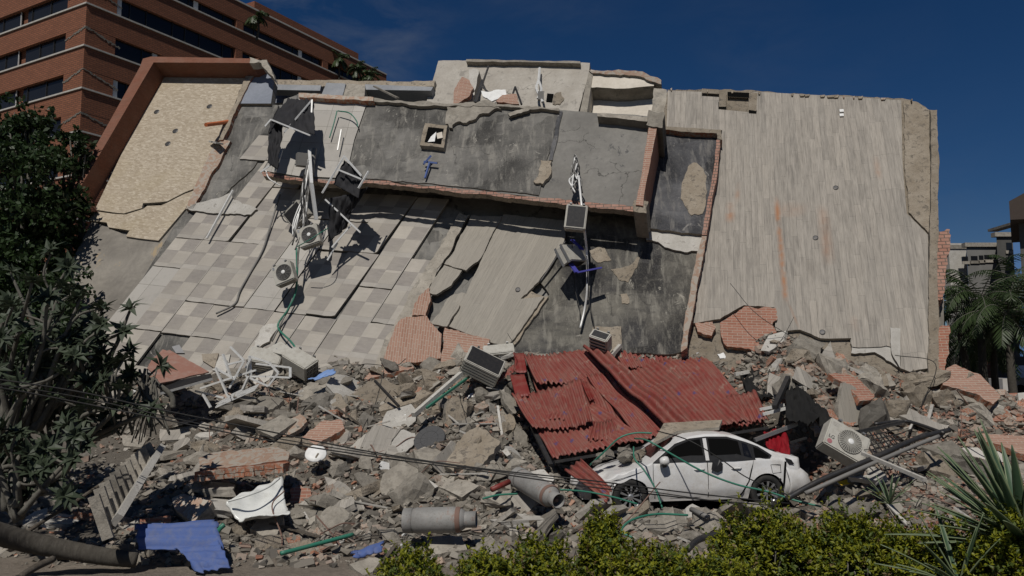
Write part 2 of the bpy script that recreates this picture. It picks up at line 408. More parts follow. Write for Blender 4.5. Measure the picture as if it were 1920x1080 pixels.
# ---------------------------------------------------------------- surfaces with a laid pattern
def streaks(s, U, Vv, c, lst, col):
    for u0, k, v0, v1, w, st in lst:
        d = s.math('ABSOLUTE', s.math('SUBTRACT', U, s.math('ADD', s.math('MULTIPLY', Vv, k), u0 - k*v0)))
        m = s.math('MULTIPLY', s.rng(d, w, w*.1), s.math('MULTIPLY', s.rng(Vv, min(v0, v1), min(v0, v1)+.35), s.rng(Vv, max(v0, v1), max(v0, v1)-.5)))
        m = s.math('MULTIPLY', m, s.rng(s.noise(s.co.outputs['Object'], 3, 6), .35, .6, .15, st))
        c = s.mix(m, c, col)
    return c
def plankmat(name, c1, c2, w, L, grain, st=(), dust=.4, vary=.7, seam=1.):
    s = N(name); uv = s.co.outputs['UV']
    q0 = s.n('SeparateXYZ', {0: uv}); rowr = s.n('TexWhiteNoise', {'W': s.math('FLOOR', s.math('DIVIDE', q0.outputs[0], w))}, noise_dimensions='1D').outputs[0]
    V = s.n('CombineXYZ', {0: s.math('ADD', q0.outputs[1], s.math('MULTIPLY', rowr, L*5)), 1: q0.outputs[0]}).outputs[0]
    b = s.n('TexBrick', {'Vector': V, 'Color1': c1, 'Color2': c2, 'Mortar': (.085, .08, .07), 'Scale': 1., 'Mortar Size': .0055*seam, 'Mortar Smooth': .3, 'Bias': 0., 'Brick Width': L, 'Row Height': w}, offset=0., offset_frequency=2)
    b2 = s.n('TexBrick', {'Vector': V, 'Color1': (.62,.62,.62), 'Color2': (1.25,1.22,1.18), 'Mortar': (1,1,1), 'Scale': 1., 'Mortar Size': 0., 'Bias': 0., 'Brick Width': L*2, 'Row Height': w}, offset=0.)
    c = s.mix(vary, b.outputs[0], b2.outputs[0], 'MULTIPLY')
    g = s.noise(s.scale(uv, (14, 1.1, 1)), 1., 8, .65, .3)
    c = s.mix(s.rng(g, .35, .65, 0, grain), c, tuple(x*1.75 for x in c2))
    g2 = s.noise(s.scale(uv, (30, 2.5, 1)), 1., 6, .7); c = s.mix(s.rng(g2, .45, .72, 0, .55), c, tuple(x*.5 for x in c1))
    d = s.noise(s.co.outputs['Object'], .7, 7, .65); c = s.mix(s.rng(d, .35, .7, 0, dust), c, (.31, .285, .25))
    sep = s.n('SeparateXYZ', {0: uv})
    c = streaks(s, sep.outputs[0], sep.outputs[1], c, st, (.31, .15, .075))
    return s.fin(c, .7, s.bump(g2, .25, .006, s.bump(b.outputs[1], -.5, .006)))
PB = ((1500, 660), (1516, 660.7), (1510.5, 600), .05)
planks_uv = uv_basis((1470, 640), (1600, 645), (1462, 500), .05)
def PU(x, y): return planks_uv(F(x, y, .05))
st = []
for a, b_, w_, s_ in (((1474, 575), (1455, 365), .10, 1.), ((1368, 420), (1370, 375), .16, 1.), ((1480, 410), (1490, 375), .45, .55), ((1555, 500), (1540, 380), .2, .4), ((1605, 625), (1600, 590), .12, .6), ((1380, 385), (1385, 340), .1, .5), ((1650, 340), (1640, 290), .12, .4), ((1500, 620), (1475, 560), .05, .5)):
    (u1, v1), (u2, v2) = PU(*a), PU(*b_); st.append((u1, (u2-u1)/(v2-v1), v1, v2, w_, s_))
M['planks'] = plankmat('grey_wood_planks', (.19, .173, .15), (.275, .25, .216), .165, 1.25, .5, st, .4, .5)
M['planks_br'] = plankmat('brown_dusty_planks', (.262, .24, .203), (.285, .262, .222), .2, 6., .14, (), .3, .18, .35)
M['shard'] = plankmat('plank_shard', (.26, .24, .21), (.34, .32, .285), .25, 1.2, .3, (), .6)
def checkmat():
    s = N('checkered_stone_tiles'); uv = s.n('SeparateXYZ', {0: s.co.outputs['UV']})
    cs, PUu, PVv = .50, 1.04, 1.17
    um = s.math('FLOORED_MODULO', uv.outputs[0], PUu); vm = s.math('FLOORED_MODULO', uv.outputs[1], PVv)
    iu = s.math('FLOOR', s.math('DIVIDE', um, cs)); iv = s.math('FLOOR', s.math('DIVIDE', vm, cs))
    par = s.math('FLOORED_MODULO', s.math('ADD', iu, iv), 2)
    stripe = s.math('MAXIMUM', s.math('GREATER_THAN', iu, 1.5), s.math('GREATER_THAN', iv, 1.5))
    gu = s.math('FLOOR', s.math('DIVIDE', uv.outputs[0], cs*1.04)); gv = s.math('FLOOR', s.math('DIVIDE', uv.outputs[1], cs*1.17))
    rn = s.n('TexWhiteNoise', {'Vector': s.n('CombineXYZ', {0: gu, 1: gv}).outputs[0]}).outputs[0]
    O = s.co.outputs['Object']
    g = s.noise(s.scale(s.co.outputs['UV'], (2.2, 7, 1)), 1.6, 8, .65, .4)
    dark = s.mix(s.rng(g, .35, .65), (.225, .205, .187), (.28, .256, .232)); light = s.mix(s.rng(g, .3, .7), (.36, .33, .287), (.41, .378, .33))
    c = s.mix(par, light, dark); c = s.mix(stripe, c, s.mix(s.rng(g, .3, .7), (.33, .308, .275), (.38, .355, .32)))
    c = s.n('HueSaturation', {'Value': s.rng(rn, 0, 1, .86, 1.1), 'Color': c}).outputs[0]
    fu = s.math('FRACT', s.math('DIVIDE', um, cs)); fv = s.math('FRACT', s.math('DIVIDE', vm, cs))
    e = s.math('MINIMUM', s.math('MINIMUM', fu, s.math('SUBTRACT', 1., fu)), s.math('MINIMUM', fv, s.math('SUBTRACT', 1., fv)))
    c = s.mix(s.rng(e, .012, .004, 0, .6), c, (.14, .13, .115))
    d = s.noise(O, 1., 8, .65); c = s.mix(s.rng(d, .40, .68, 0, .8), c, (.30, .275, .238))
    d2 = s.noise(O, 5., 8, .75); c = s.mix(s.rng(d2, .6, .7, 0, .4), c, (.44, .41, .36))
    return s.fin(c, .75, s.bump(d2, .2, .006))
M['check'] = checkmat()
def gridmat():
    s = N('pale_square_tiles')
    b = s.n('TexBrick', {'Vector': s.co.outputs['UV'], 'Color1': (.35, .33, .30), 'Color2': (.42, .40, .365), 'Mortar': (.14, .13, .11), 'Scale': 1., 'Mortar Size': .006, 'Brick Width': .75, 'Row Height': .72}, offset=0.)
    d = s.noise(s.co.outputs['Object'], 1.6, 8, .7); c = s.mix(s.rng(d, .5, .7, 0, .6), b.outputs[0], (.22, .21, .19))
    return s.fin(c, .75, s.bump(d, .2, .01))
M['grid'] = gridmat()
def mosaicmat():
    s = N('beige_split_stone'); uv = s.co.outputs['UV']
    V = s.scale(uv, (1, 2.6, 1))
    v = s.n('TexVoronoi', {'Vector': V, 'Scale': 8.}); e = s.n('TexVoronoi', {'Vector': V, 'Scale': 8.}, feature='DISTANCE_TO_EDGE').outputs[0]
    sp = s.n('SeparateColor', {0: v.outputs[1]})
    c = s.mix(sp.outputs[0], (.32, .265, .195), (.44, .38, .295)); c = s.mix(s.rng(sp.outputs[1], .72, .95, 0, .8), c, (.50, .44, .35))
    c = s.mix(s.rng(e, .05, .0, 0, .55), c, (.23, .18, .115))
    d = s.noise(s.co.outputs['Object'], .5, 5, .6); c = s.mix(s.rng(d, .52, .7, 0, .5), c, (.33, .27, .165))
    return s.fin(c, .85, s.bump(sp.outputs[2], .35, .02))
M['mosaic'] = mosaicmat()
def corrmat():
    s = N('red_corrugated_sheet'); O = s.co.outputs['Object']; uv = s.co.outputs['UV']
    a = s.noise(O, .9, 8, .7); c = s.mix(s.rng(a, .35, .65), (.175, .030, .024), (.235, .060, .046))
    st_ = s.noise(s.scale(uv, (9, .9, 1)), 1.4, 8, .7)
    c = s.mix(s.rng(st_, .46, .7, 0, .8), c, (.225, .125, .095))
    d = s.noise(O, 6, 8, .75); c = s.mix(s.rng(d, .46, .68, 0, .7), c, (.20, .115, .09)); e_ = s.noise(O, 2.2, 9, .75, .5); c = s.mix(s.rng(e_, .58, .66, 0, .55), c, (.31, .24, .19))
    # sealed screw heads: blotches of blue paint in rows across the sheet
    q = s.n('SeparateXYZ', {0: uv})
    fu = s.math('ABSOLUTE', s.math('SUBTRACT', s.math('FRACT', s.math('DIVIDE', s.math('ADD', q.outputs[0], s.rng(s.noise(O, 1.5), 0, 1, -.12, .12)), .42)), .5))
    fv = s.math('ABSOLUTE', s.math('SUBTRACT', s.math('FRACT', s.math('DIVIDE', q.outputs[1], .82)), .5))
    rr = s.math('SQRT', s.math('ADD', s.math('POWER', s.math('MULTIPLY', fu, .42), 2.), s.math('POWER', s.math('MULTIPLY', fv, .82), 2.)))
    k = s.math('MULTIPLY', s.rng(s.math('ADD', rr, s.rng(s.noise(O, 22, 3), .3, .7, -.035, .035)), .07, .03), s.rng(s.noise(O, .9, 3), .48, .56, 0, .8))
    c = s.mix(k, c, (.055, .06, .17))
    return s.fin(c, .6, None, .0, .4)
M['corr'] = corrmat()
M['corr_red'] = plain('bright_red_sheet', (.17, .022, .018), .55, 0, .5, 5, .4, (.24, .13, .10))
def trunkmat():
    s = N('ringed_palm_bark'); O = s.co.outputs['Object']
    w = s.noise(s.scale(O, (5, 1.2, 1.2)), 2.4, 6, .65, .3)
    c = s.mix(w, (.035, .03, .025), (.085, .076, .062)); a = s.noise(O, 9, 7, .7); c = s.mix(s.rng(a, .45, .7, 0, .5), c, (.11, .10, .085))
    return s.fin(c, .95, s.bump(w, .9, .03))
M['palmtrunk'] = trunkmat()
# ---------------------------------------------------------------- terrain
def terrain():
    V, Fc = [], []
    xs = [-260, -160, -100, -60, -40, -28, -20]; x = -16.
    while x < 16.01: xs.append(x); x += .16
    xs += [20, 28, 40, 60, 100, 160, 260]
    ys = [-60, -20, -5, 2, 6]; y = 8.
    while y < 26: ys.append(y); y += .16
    ys += [27, 29, 31, 34, 37, 41, 50, 70, 110, 200, 400, 900]
    for yy in ys:
        for xx in xs: V.append((xx, yy, H(xx, yy) if abs(xx) < 26 and yy < 45 else 0.))
    nx = len(xs)
    for j in range(len(ys)-1):
        for i in range(nx-1): Fc.append((j*nx+i, j*nx+i+1, (j+1)*nx+i+1, (j+1)*nx+i))
    o = build('ground', V, Fc, M['soil'], recentre=False, smooth=True); tag(o, kind='structure')
terrain()
# ---------------------------------------------------------------- office building, upper left
def office():
    C = at(133, 540, 60); C.z = 0
    root = empty('office_building', C, 'red brick office block with dark ribbon windows and cracked corner piers', 'building', rot=(0, 0, R(60)))
    sills = [20.9 + 3.33*k for k in range(-6, 5)]; top = 36.9; LX, LY = 36., 26.
    wm = MB(); tr = MB(); gl = MB()
    wm.box((.5, .5, 0), (LX, LY, top-.6))
    for k, s_ in enumerate(sills):
        hi = s_; lo = s_-1.75 if s_ > sills[0] else 0
        wm.box((0, 0, lo), (LX, .498, hi)); wm.box((0, .5, lo), (.498, LY, hi))
        tr.box((-.12, -.12, hi), (LX, .3, hi+.12)); tr.box((-.12, .302, hi), (.3, LY, hi+.12))
        # corner pier, standing 2 cm proud of the recessed windows
        zt = sills[k+1]-1.75 if k+1 < len(sills) else top-1.7
        wm.box((.01, .01, hi+.12), (2.5, .45, zt)); wm.box((.01, .452, hi+.12), (.45, 2.5, zt))
        for a in (14.3, 25.6): wm.box((a, .01, hi+.12), (a+.8, .45, zt))
    wm.box((0, 0, top-1.7), (LX, .498, top)); wm.box((0, .5, top-1.7), (.498, LY, top)); tr.box((-.08, -.08, top), (LX, .45, top+.15)); tr.box((-.08, .452, top), (.45, LY, top+.15))
    wm.make('brick_wall', M['brick_far'], root, False, recentre=False)
    tr.make('sill_band', M['conc_pale'], root, False, recentre=False)
    gm = M['glass_dark']
    for k, s_ in enumerate(sills):
        if s_ < 17: continue
        zt = s_+1.58 if k+1 < len(sills) else top-1.7
        for (a, b) in ((2.5, 14.3), (15.1, 25.6), (26.4, LX)):
            g = MB(); g.box((a, .30, s_+.12), (b, .36, zt)); w = g.make('window', gm, root, False)
            x = a
            r = random.Random(int(s_*7+a))
            while x < b-.3:
                f = MB(); wd = r.choice((.05, .05, .06)) ; f.box((x, .22, s_+.12), (x+wd, .298, zt)); x += r.choice((1.25, 2.5, 1.5)); f.make('mullion', M['darksteel'], w, 'sub')
            if r.random() < .8:
                q = MB(); xx = a + r.choice((.0, 3.4, 7.2)); q.box((xx+.06, .2, s_+.13), (xx+.5, .29, zt-.02)); q.make('white_panel', M['white'], w, 'sub')
        for (a, b) in ((2.5, 8.4), (9.3, 16.), (17., LY)):
            g = MB(); g.box((.30, a, s_+.12), (.36, b, zt)); w = g.make('window', gm, root, False)
            x = a
            while x < b-.2: f = MB(); f.box((.22, x, s_+.12), (.298, x+.06, zt)); x += 2.6 if k % 2 else 1.9; f.make('mullion', M['whitemetal'] if x < a+3 else M['darksteel'], w, 'sub')
    # crumbled render where each corner pier has sheared off
    for k, s_ in enumerate(sills):
        if s_ < 17: continue
        z0 = s_+1.58+.05; r = random.Random(k); cr_ = MB()
        for i in range(16):
            t = i/15.*2.7; zz = z0 - .25*t - r.uniform(0, .1); cr_.box((t, -.03, zz-r.uniform(.06, .2)), (t+.2, .02, zz), rot=(0, r.uniform(-.3, .5), 0))
            if t < 2.4: cr_.box((-.03, t, zz-r.uniform(.06, .2)), (.02, t+.2, zz), rot=(r.uniform(-.5, .3), 0, 0))
        cr_.make('cracked_render', M['conc_dark'], root, False)
    # row of condensers behind the lowest left window
    a = MB(); s_ = sills[6]
    ph = MB(); ph.box((20, 4, top-.6), (34, 14, top+1.9)); ph.make('penthouse_wall', M['conc_brown'], root, False)
    ph = MB(); ph.box((19.2, 3.2, top+1.9), (34.8, 14.8, top+2.8)); ph.make('penthouse_roof', M['brick_far'], root, False)
    return root
s = N('dark_window_glass'); M['glass_dark'] = s.fin((.012, .013, .016), .12, None, 0, .35)
office()
# ---------------------------------------------------------------- buildings beyond the palms on the right
def prect(mb, px0, px1, py0, d, thick=6, zb=0, m=0):
    a = at(px0, py0, d); b = at(px1, py0, d); k = (d+thick)/d; z = a.z
    mb.add([(a.x,d,zb),(b.x,d,zb),(b.x*k,d+thick,zb),(a.x*k,d+thick,zb),(a.x,d,z),(b.x,d,z),(b.x*k,d+thick,z),(a.x*k,d+thick,z)], [(3,2,1,0),(4,5,6,7),(0,1,5,4),(1,2,6,5),(2,3,7,6),(3,0,4,7)], m)
    return a, b
def farblock(name, label, px0, px1, py, d, mat, wins, thick=8, extra=None):
    a = at(px0, py, d); root = empty(name, (a.x, d, 0), label, 'building')
    m = MB(); prect(m, px0, px1, py, d, thick); m.make('wall', mat, root)
    m = MB(); p, q = at(px0, py, d), at(px1, py, d); m.box((p.x-.2, d-.2, p.z), (q.x+.2, d+.4, p.z+.35)); m.make('parapet', M['conc'], root)
    for (x0, y0, x1, y1) in wins:
        p, q = at(x0, y0, d), at(x1, y1, d); m = MB(); m.box((p.x, d-.03, q.z), (q.x, d+.2, p.z)); w = m.make('window', M['glass_dark'], root)
        m = MB(); m.box((p.x-.1, d-.12, q.z-.25), (q.x+.1, d-.032, q.z)); m.make('sill', M['conc'], w)
    return root
s = N('grey_render'); M['greyblock'] = stone('grey_render_block', (.16, .158, .15), (.215, .21, .2), .25, .9, .1, 0)
M['blockdark'] = stone('dark_render_block', (.08, .078, .072), (.11, .107, .1), .3, .9, .1, 0)
g1 = farblock('apartment_building', 'grey concrete apartment block with a strip of small dark windows beyond the palms', 1768, 1812, 467, 72, M['greyblock'], [])
g2 = farblock('apartment_building', 'lower grey block with a row of five dark windows below its roof', 1812, 1880, 463, 70, M['greyblock'], [(1805, 481, 1815, 490), (1820, 480, 1833, 489), (1835, 479, 1844, 488), (1845, 478, 1860, 487), (1862, 477, 1871, 486)])
g3 = farblock('apartment_building', 'dark grey stepped block left of the blue tower strip', 1868, 1900, 444, 66, M['blockdark'], [(1886, 455, 1898, 470), (1886, 482, 1898, 496)])
m = MB(); prect(m, 1778, 1811, 456, 71.9, 5, 10); m.make('roof_room', M['conc_pale'], g1)
bt = empty('tower_strip', at(1905, 540, 62), 'narrow bright blue vertical facade strip beside the dark overhanging building', 'building'); bt.location.z = 0
M['bluewall'] = plain('blue_facade', (.09, .20, .42), .5, 0, .1)
m = MB(); prect(m, 1897, 1911, 422, 62, 3); m.make('wall', M['bluewall'], bt)
m = MB(); p = at(1897, 422, 62); q = at(1911, 422, 62); m.box((p.x-.1, 61.8, p.z), (q.x+.1, 65, p.z+.2)); m.make('cap', M['conc'], bt)
ob = empty('overhanging_building', at(1915, 540, 40), 'dark brown building with a jutting top storey at the right edge', 'building'); ob.location.z = 0
m = MB(); prect(m, 1908, 2050, 392, 40, 10); m.make('wall', M['blockdark'], ob)
m = MB(); a = at(1894, 412, 39); b = at(2060, 372, 39); m.add([(a.x,39,a.z),(b.x,39,a.z+.2),(b.x+3,46,a.z+.2),(a.x*46/39,46,a.z),(a.x,39,a.z+.9),(b.x,39,b.z+2.2),(b.x+3,46,b.z+2.2),(a.x*46/39,46,a.z+.9)], [(3,2,1,0),(4,5,6,7),(0,1,5,4),(1,2,6,5),(2,3,7,6),(3,0,4,7)])
m.make('top_storey', plain('brown_soffit', (.055, .04, .032), .8, 0, .1), ob)
# low shop behind the palms
m = MB(); prect(m, 1758, 2000, 668, 55, 4); o = m.make('low_shop', M['blockdark']); tag(o, 'low dark shop front behind the palm trunks', 'building')
m = MB(); prect(m, 1838, 1862, 672, 50, 1.5); o = m.make('street_kiosk', M['fired']); tag(o, 'small orange brick kiosk standing between the palm trunks', 'kiosk')
# ---------------------------------------------------------------- the fallen building
BR = empty('collapsed_building', (0, 24, 0), 'collapsed concrete building lying on its side with upended tiled floors facing us', 'building')
inpoly = lambda x, y, P: sum(((P[i][1] > y) != (P[i-1][1] > y)) and x < (P[i-1][0]-P[i][0])*(y-P[i][1])/(P[i-1][1]-P[i][1])+P[i][0] for i in range(len(P))) % 2
# structural slabs
slab('structural_slab', [(450,192),(505,196),(900,215),(1250,235),(1335,250),(1290,640),(1290,770),(60,790),(62,640),(172,414),(305,150)], -.16, .3, [M['base'], M['conc']], BR, (2, 14, 1))
slab('structural_slab', [(1252,168),(1420,170),(1600,180),(1700,186),(1722,192),(1740,205),(1757,206),(1760,330),(1757,480),(1759,640),(1757,830),(1280,830),(1286,650),(1345,250),(1240,240)], -.06, .38, [M['conc_brown'], M['conc']], BR, (2, 10, 2))
slab('rear_slab', [(330,170),(820,200),(1240,215),(1730,225),(1740,780),(200,780)], -2.9, .3, [M['base'], M['conc']], BR)
# left: weathered screed wedge, stone clad terrace, brick parapet
slab('screed_field', [(172,414),(235,441),(297,453),(335,398),(350,396),(180,655),(120,790),(45,790),(60,640)], -.07, .08, [M['wedge'], M['conc']], BR, (1.5, 12, 3, (0, 1)))
muv = uv_basis((317,200),(400,202),(280,270))
slab('stone_terrace', [(300,138),(462,140),(440,195),(405,265),(368,352),(345,361),(314,377),(300,379),(268,381),(266,390),(232,400),(212,398),(178,393)], .04, .1, [M['mosaic'], M['conc']], BR, None, muv)
slab('stone_terrace', [(367,356),(347,392),(297,451),(262,447),(236,443),(243,432),(203,426),(200,417),(165,413),(178,396),(212,401),(236,402),(268,392),(276,386),(302,385),(314,380),(345,364)], .0, .1, [M['mosaic'], M['conc']], BR, None, muv)
fr = slab('parapet', [(283,106),(486,110),(470,118),(288,117),(150,352),(158,372),(136,352),(262,126),(268,110)], .78, .78, [M['brick_frame'], M['brick_frame']], BR)
slab('coping', [(468,107),(500,112),(515,150),(500,132),(490,118),(468,118)], .8, .3, [M['conc'], M['conc']], BR, (2, 8, 5))
slab('side_wall', [(482,118),(492,122),(514,152),(508,194),(446,194)], .1, .3, [M['bluegrey'], M['conc']], BR)
slab('broken_edge', [(462,140),(480,122),(484,130),(448,194),(418,262),(400,268),(440,196)], .16, .25, [M['conc_brown'], M['fired']], BR, (2, 9, 6))
slab('broken_edge', [(418,262),(432,264),(362,392),(348,392),(402,268)], .1, .15, [M['fired_dusty'], M['fired']], BR, (2, 9, 16))
slab('roof_screed', [(448,193),(522,197),(505,240),(487,290),(472,318),(440,346),(425,362),(372,390),(350,388),(405,270)], -.02, .1, [M['stain'], M['conc']], BR, (2, 10, 7))
# small hardware on the terrace
for x, y in ((294,210),(393,200),(329,246),(315,270)):
    m = MB(); c = F(x, y, .03); Mx = Matrix.Translation(c) @ NF.to_track_quat('Z', 'Y').to_matrix().to_4x4(); m.lathe([(.11, 0), (.11, .02), (.08, .03)], 14, 0, Mx); m.make('drain_cover', M['darksteel'], BR)
m = MB(); m.tube(spline([F(428,228,.1), F(410,231,.4), F(386,234,.9)]), .07, 10); m.make('drain_pipe', M['orange'], BR)
m = MB(); m.bar(F(398,266,.1), F(412,269,.4), .25, .06); m.make('bracket', M['conc_pale'], BR)
# checkered terrace: shifted panels with open seams between them
cuv = uv_basis((500, 520), (567, 526.7), (460, 575), 0.)
O0, Ua, Va = F(500, 520), F(567, 526.7), F(460, 575); Uv = (Ua-O0).normalized(); Vv = (Va-O0).normalized()
POLY = [(492,236),(560,250),(640,320),(860,398),(848,406),(700,690),(640,800),(190,800),(205,690),(196,640),(345,394),(425,372),(442,345),(474,318)]
slab('tile_bed', [(492,236),(560,250),(640,320),(870,398),(700,700),(640,800),(190,800),(205,690),(196,640),(345,394),(442,345),(474,318)], -.065, .06, [M['stain'], M['conc']], BR)
MISS = [(412,519,20),(548,612,26),(306,664,18),(770,400,14)]
r = random.Random(21); PUu, PVv = 1.04, 1.17
def puv(u, v, off): return O0 + Uv*u + Vv*v + NF*off
def to_px(p):
    d = p - CAMP; fw = d.y*CP + d.z*SP; up = d.z*CP - d.y*SP
    return 960 + FPX*d.x/fw, 540 - FPX*up/fw
for i in range(-7, 8):
    j = -9; seam = r.uniform(-.35, .35)
    du = r.uniform(-.02, .02)
    while j < 9:
        L = r.choice((1, 2, 2, 3)); dv = seam*0; u0, u1 = i*PUu, (i+1)*PUu; v0, v1 = j*PVv, (j+L)*PVv; jj = j; j += L
        g = r.choice((.004, .006, .008, .012, .035))
        off = r.choice((0, .004, .008, .012, .03)); tl = r.uniform(-.004, .006); sh = r.uniform(-.02, .02)
        # clip the panel cell by cell against the field's outline
        seg = [k for k in range(L) if inpoly(*to_px(puv((u0+u1)/2, (jj+k+.5)*PVv, 0)), POLY) and not any(math.hypot(to_px(puv((u0+u1)/2, (jj+k+.5)*PVv, 0))[0]-mx_, to_px(puv((u0+u1)/2, (jj+k+.5)*PVv, 0))[1]-my_) < mr for mx_, my_, mr in MISS)]
        if not seg: continue
        v0, v1 = (jj+seg[0])*PVv, (jj+seg[-1]+1)*PVv
        n1 = 5
        top = [(lerp(u0+g, u1-.004, k/n1), v0+g*.5+r.uniform(0, .02)) for k in range(n1+1)]
        bot = [(lerp(u1-.004, u0+g, k/n1), v1-.004-r.uniform(0, .03)) for k in range(n1+1)]
        if r.random() < .12: bot[0] = (bot[0][0]-.12, bot[0][1]-.05)
        P2 = top + bot
        fr = [puv(u+sh*.4, v+sh, .02+off+tl*(v-v0)) for u, v in P2]
        uvs = {tuple(round(c, 4) for c in p): (u, v) for p, (u, v) in zip(fr, P2)}
        V3 = fr + [p - NF*.07 for p in fr]; allp = P2 + P2
        idx = {tuple(p): q for p, q in zip([tuple(x) for x in V3], allp)}
        prism('tile_panel', fr, V3[len(fr):], [M['check'] if r.random() > .09 else M['grid'], M['conc']], BR, lambda p, idx=idx: idx.get(tuple(p), (0, 0)))
slab('mortar_patch', [(350,390),(372,380),(430,362),(436,372),(482,392),(470,402),(400,400),(360,395)], .1, .1, [M['conc_pale'], M['conc']], BR, (2, 7, 12))
slab('mortar_patch', [(478,640),(492,612),(520,606),(525,612),(505,640),(470,662)], .12, .1, [M['conc_pale'], M['conc']], BR, (2, 7, 13))
# brown plank slabs, centre
buv = uv_basis((1000,500),(1060,508),(960,573))
def bslab(pts, off, sd, jg=1.2, th=.09, mat=None, tilt=None): return slab('plank_panel', pts, off, th, [mat or M['planks_br'], M['conc']], BR, (jg, 9, sd), buv, tilt)
bslab([(944,402),(1062,414),(1058,458),(1010,528),(976,560),(1020,556),(978,616),(950,652),(842,612),(860,580),(878,540),(900,492),(922,446)], .13, 31)
bslab([(883,404),(912,405),(941,405),(918,448),(896,490),(874,507),(833,495),(852,470)], .16, 32)
bslab([(833,497),(866,507),(846,535),(818,552),(800,548),(815,520)], .12, 33)
bslab([(812,600),(845,555),(862,572),(838,612),(806,606)], .2, 34, 2)
bslab([(843,556),(866,548),(888,554),(868,576),(852,572)], .1, 37, 2)
bslab([(985,540),(1028,556),(984,616),(948,668),(905,660),(948,652)], .06, 35, 2, .09, M['conc_brown'])
slab('broken_screed', [(862,398),(880,402),(846,470),(815,520),(798,560),(770,600),(745,640),(705,700),(693,700),(770,545),(820,470)], .07, .09, [M['conc'], M['conc']], BR, (2.5, 8, 36))
# patched dark slab, lower right, with the light plaster lip above it
slab('roof_screed', [(1062,398),(1212,412),(1318,446),(1310,520),(1286,655),(1260,664),(1150,662),(948,672),(985,606),(1030,552),(1012,528),(1060,458)], -.02, .1, [M['lower'], M['conc']], BR, (1.5, 10, 41))
slab('plaster_lip', [(1212,430),(1320,440),(1322,472),(1275,470),(1240,458),(1212,450)], .06, .08, [M['conc_pale'], M['conc']], BR, (3, 8, 42))
slab('plaster_patch', [(1145,505),(1180,498),(1205,470),(1196,495),(1178,530),(1160,524)], .0, .025, [M['conc_brown'], M['conc']], BR, (2, 7, 43))
slab('plaster_patch', [(1104,470),(1130,462),(1146,488),(1120,492)], .0, .025, [M['conc_brown'], M['conc']], BR, (2, 7, 44))
slab('plaster_patch', [(1163,552),(1175,550),(1180,568),(1166,569)], .0, .025, [M['conc_brown'], M['conc']], BR, (2, 7, 45))
slab('lower_screed', [(1112,612),(1165,612),(1166,670),(1104,670)], .06, .1, [M['conc_brown'], M['conc']], BR, (1.5, 10, 46))
# dark slab with hollow brick edging
slab('roof_screed', [(1238,240),(1350,246),(1336,330),(1322,440),(1214,428),(1216,380)], .16, .2, [M['stain_dark'], M['conc']], BR, (1.5, 9, 47))
slab('plaster_patch', [(1290,312),(1306,305),(1325,330),(1318,400),(1296,404),(1276,372)], .18, .02, [M['conc_brown'], M['conc']], BR, (3, 8, 48))
slab('brick_edging', [(1343,262),(1351,262),(1346,318),(1332,396),(1325,440),(1316,440),(1324,396),(1338,318)], .38, .36, [M['hollow'], M['hollow']], BR, (1, 8, 49), uv_basis((1340,300),(1360,301),(1332,350)))
slab('brick_edging', [(1316,442),(1325,442),(1315,500),(1300,580),(1288,652),(1277,660),(1282,610),(1302,500)], .34, .4, [M['fired_dusty'], M['hollow']], BR, (1.2, 8, 50))
slab('brick_edging', [(1240,236),(1352,243),(1354,262),(1345,262),(1344,250),(1240,243)], .36, .34, [M['conc_brown'], M['fired']], BR, (1, 8, 51))
# raised slab across the middle: deck, its brick lip, what it stands on
RS = [(533,186),(560,176),(592,181),(690,190),(830,196),(960,198),(1050,206),(1222,219),(1215,262),(1196,388),(1010,370),(840,352),(700,338),(640,341),(560,334),(490,322),(508,292),(518,240)]
slab('raised_deck', RS, 1.05, .22, [M['screed'], M['conc_brown']], BR, (1.2, 12, 60, (0, 1, 2, 3, 4, 5, 6)))
slab('raised_core', [(548,205),(1205,235),(1180,360),(700,316),(520,302)], .84, 1.05, [M['base'], M['base']], BR)
slab('deck_screed', [(690,194),(836,198),(870,215),(905,200),(1048,207),(1010,366),(850,349),(705,335),(655,330),(668,262)], 1.09, .06, [M['stain'], M['conc']], BR, (1.5, 9, 61))
slab('deck_tiles', [(560,186),(688,192),(664,262),(648,334),(560,330),(494,320),(512,290),(530,240)], 1.1, .07, [M['grid'], M['conc']], BR, None, uv_basis((600,280),(660,283),(585,330)))
slab('deck_lip', [(492,322),(562,334),(642,341),(700,338),(840,352),(1010,370),(1198,389),(1208,380),(1212,392),(1196,397),(1008,377),(838,358),(700,343),(640,346),(560,339),(494,330)], 1.14, .2, [M['hollow'], M['conc_brown']], BR, (1.6, 7, 62))
slab('deck_upstand', [(560,174),(600,176),(700,182),(700,189),(604,184),(560,182)], 1.3, .25, [M['fired_dusty'], M['fired']], BR, (1, 9, 63))
slab('deck_upstand', [(700,183),(830,194),(958,196),(1048,203),(1048,208),(958,201),(830,199),(700,190)], 1.22, .2, [M['conc'], M['conc']], BR, (2, 9, 64))
slab('deck_upstand', [(1120,212),(1218,220),(1214,228),(1120,218)], 1.35, .3, [M['conc'], M['conc_dark']], BR, (.8, 9, 65))
slab('deck_seam', [(1047,208),(1055,209),(1036,300),(1029,300)], 1.1, .04, [M['stain_dark'], M['conc']], BR, (1, 8, 66))
slab('mortar_patch', [(1014,300),(1034,302),(1030,330),(1018,345),(1000,340),(1010,326)], 1.17, .12, [M['conc_brown'], M['conc']], BR, (2, 6, 67))
slab('mortar_patch', [(838,200),(872,192),(930,194),(940,204),(905,212),(880,226),(858,228),(848,240),(835,232)], 1.2, .14, [M['conc'], M['conc']], BR, (4, 7, 68))
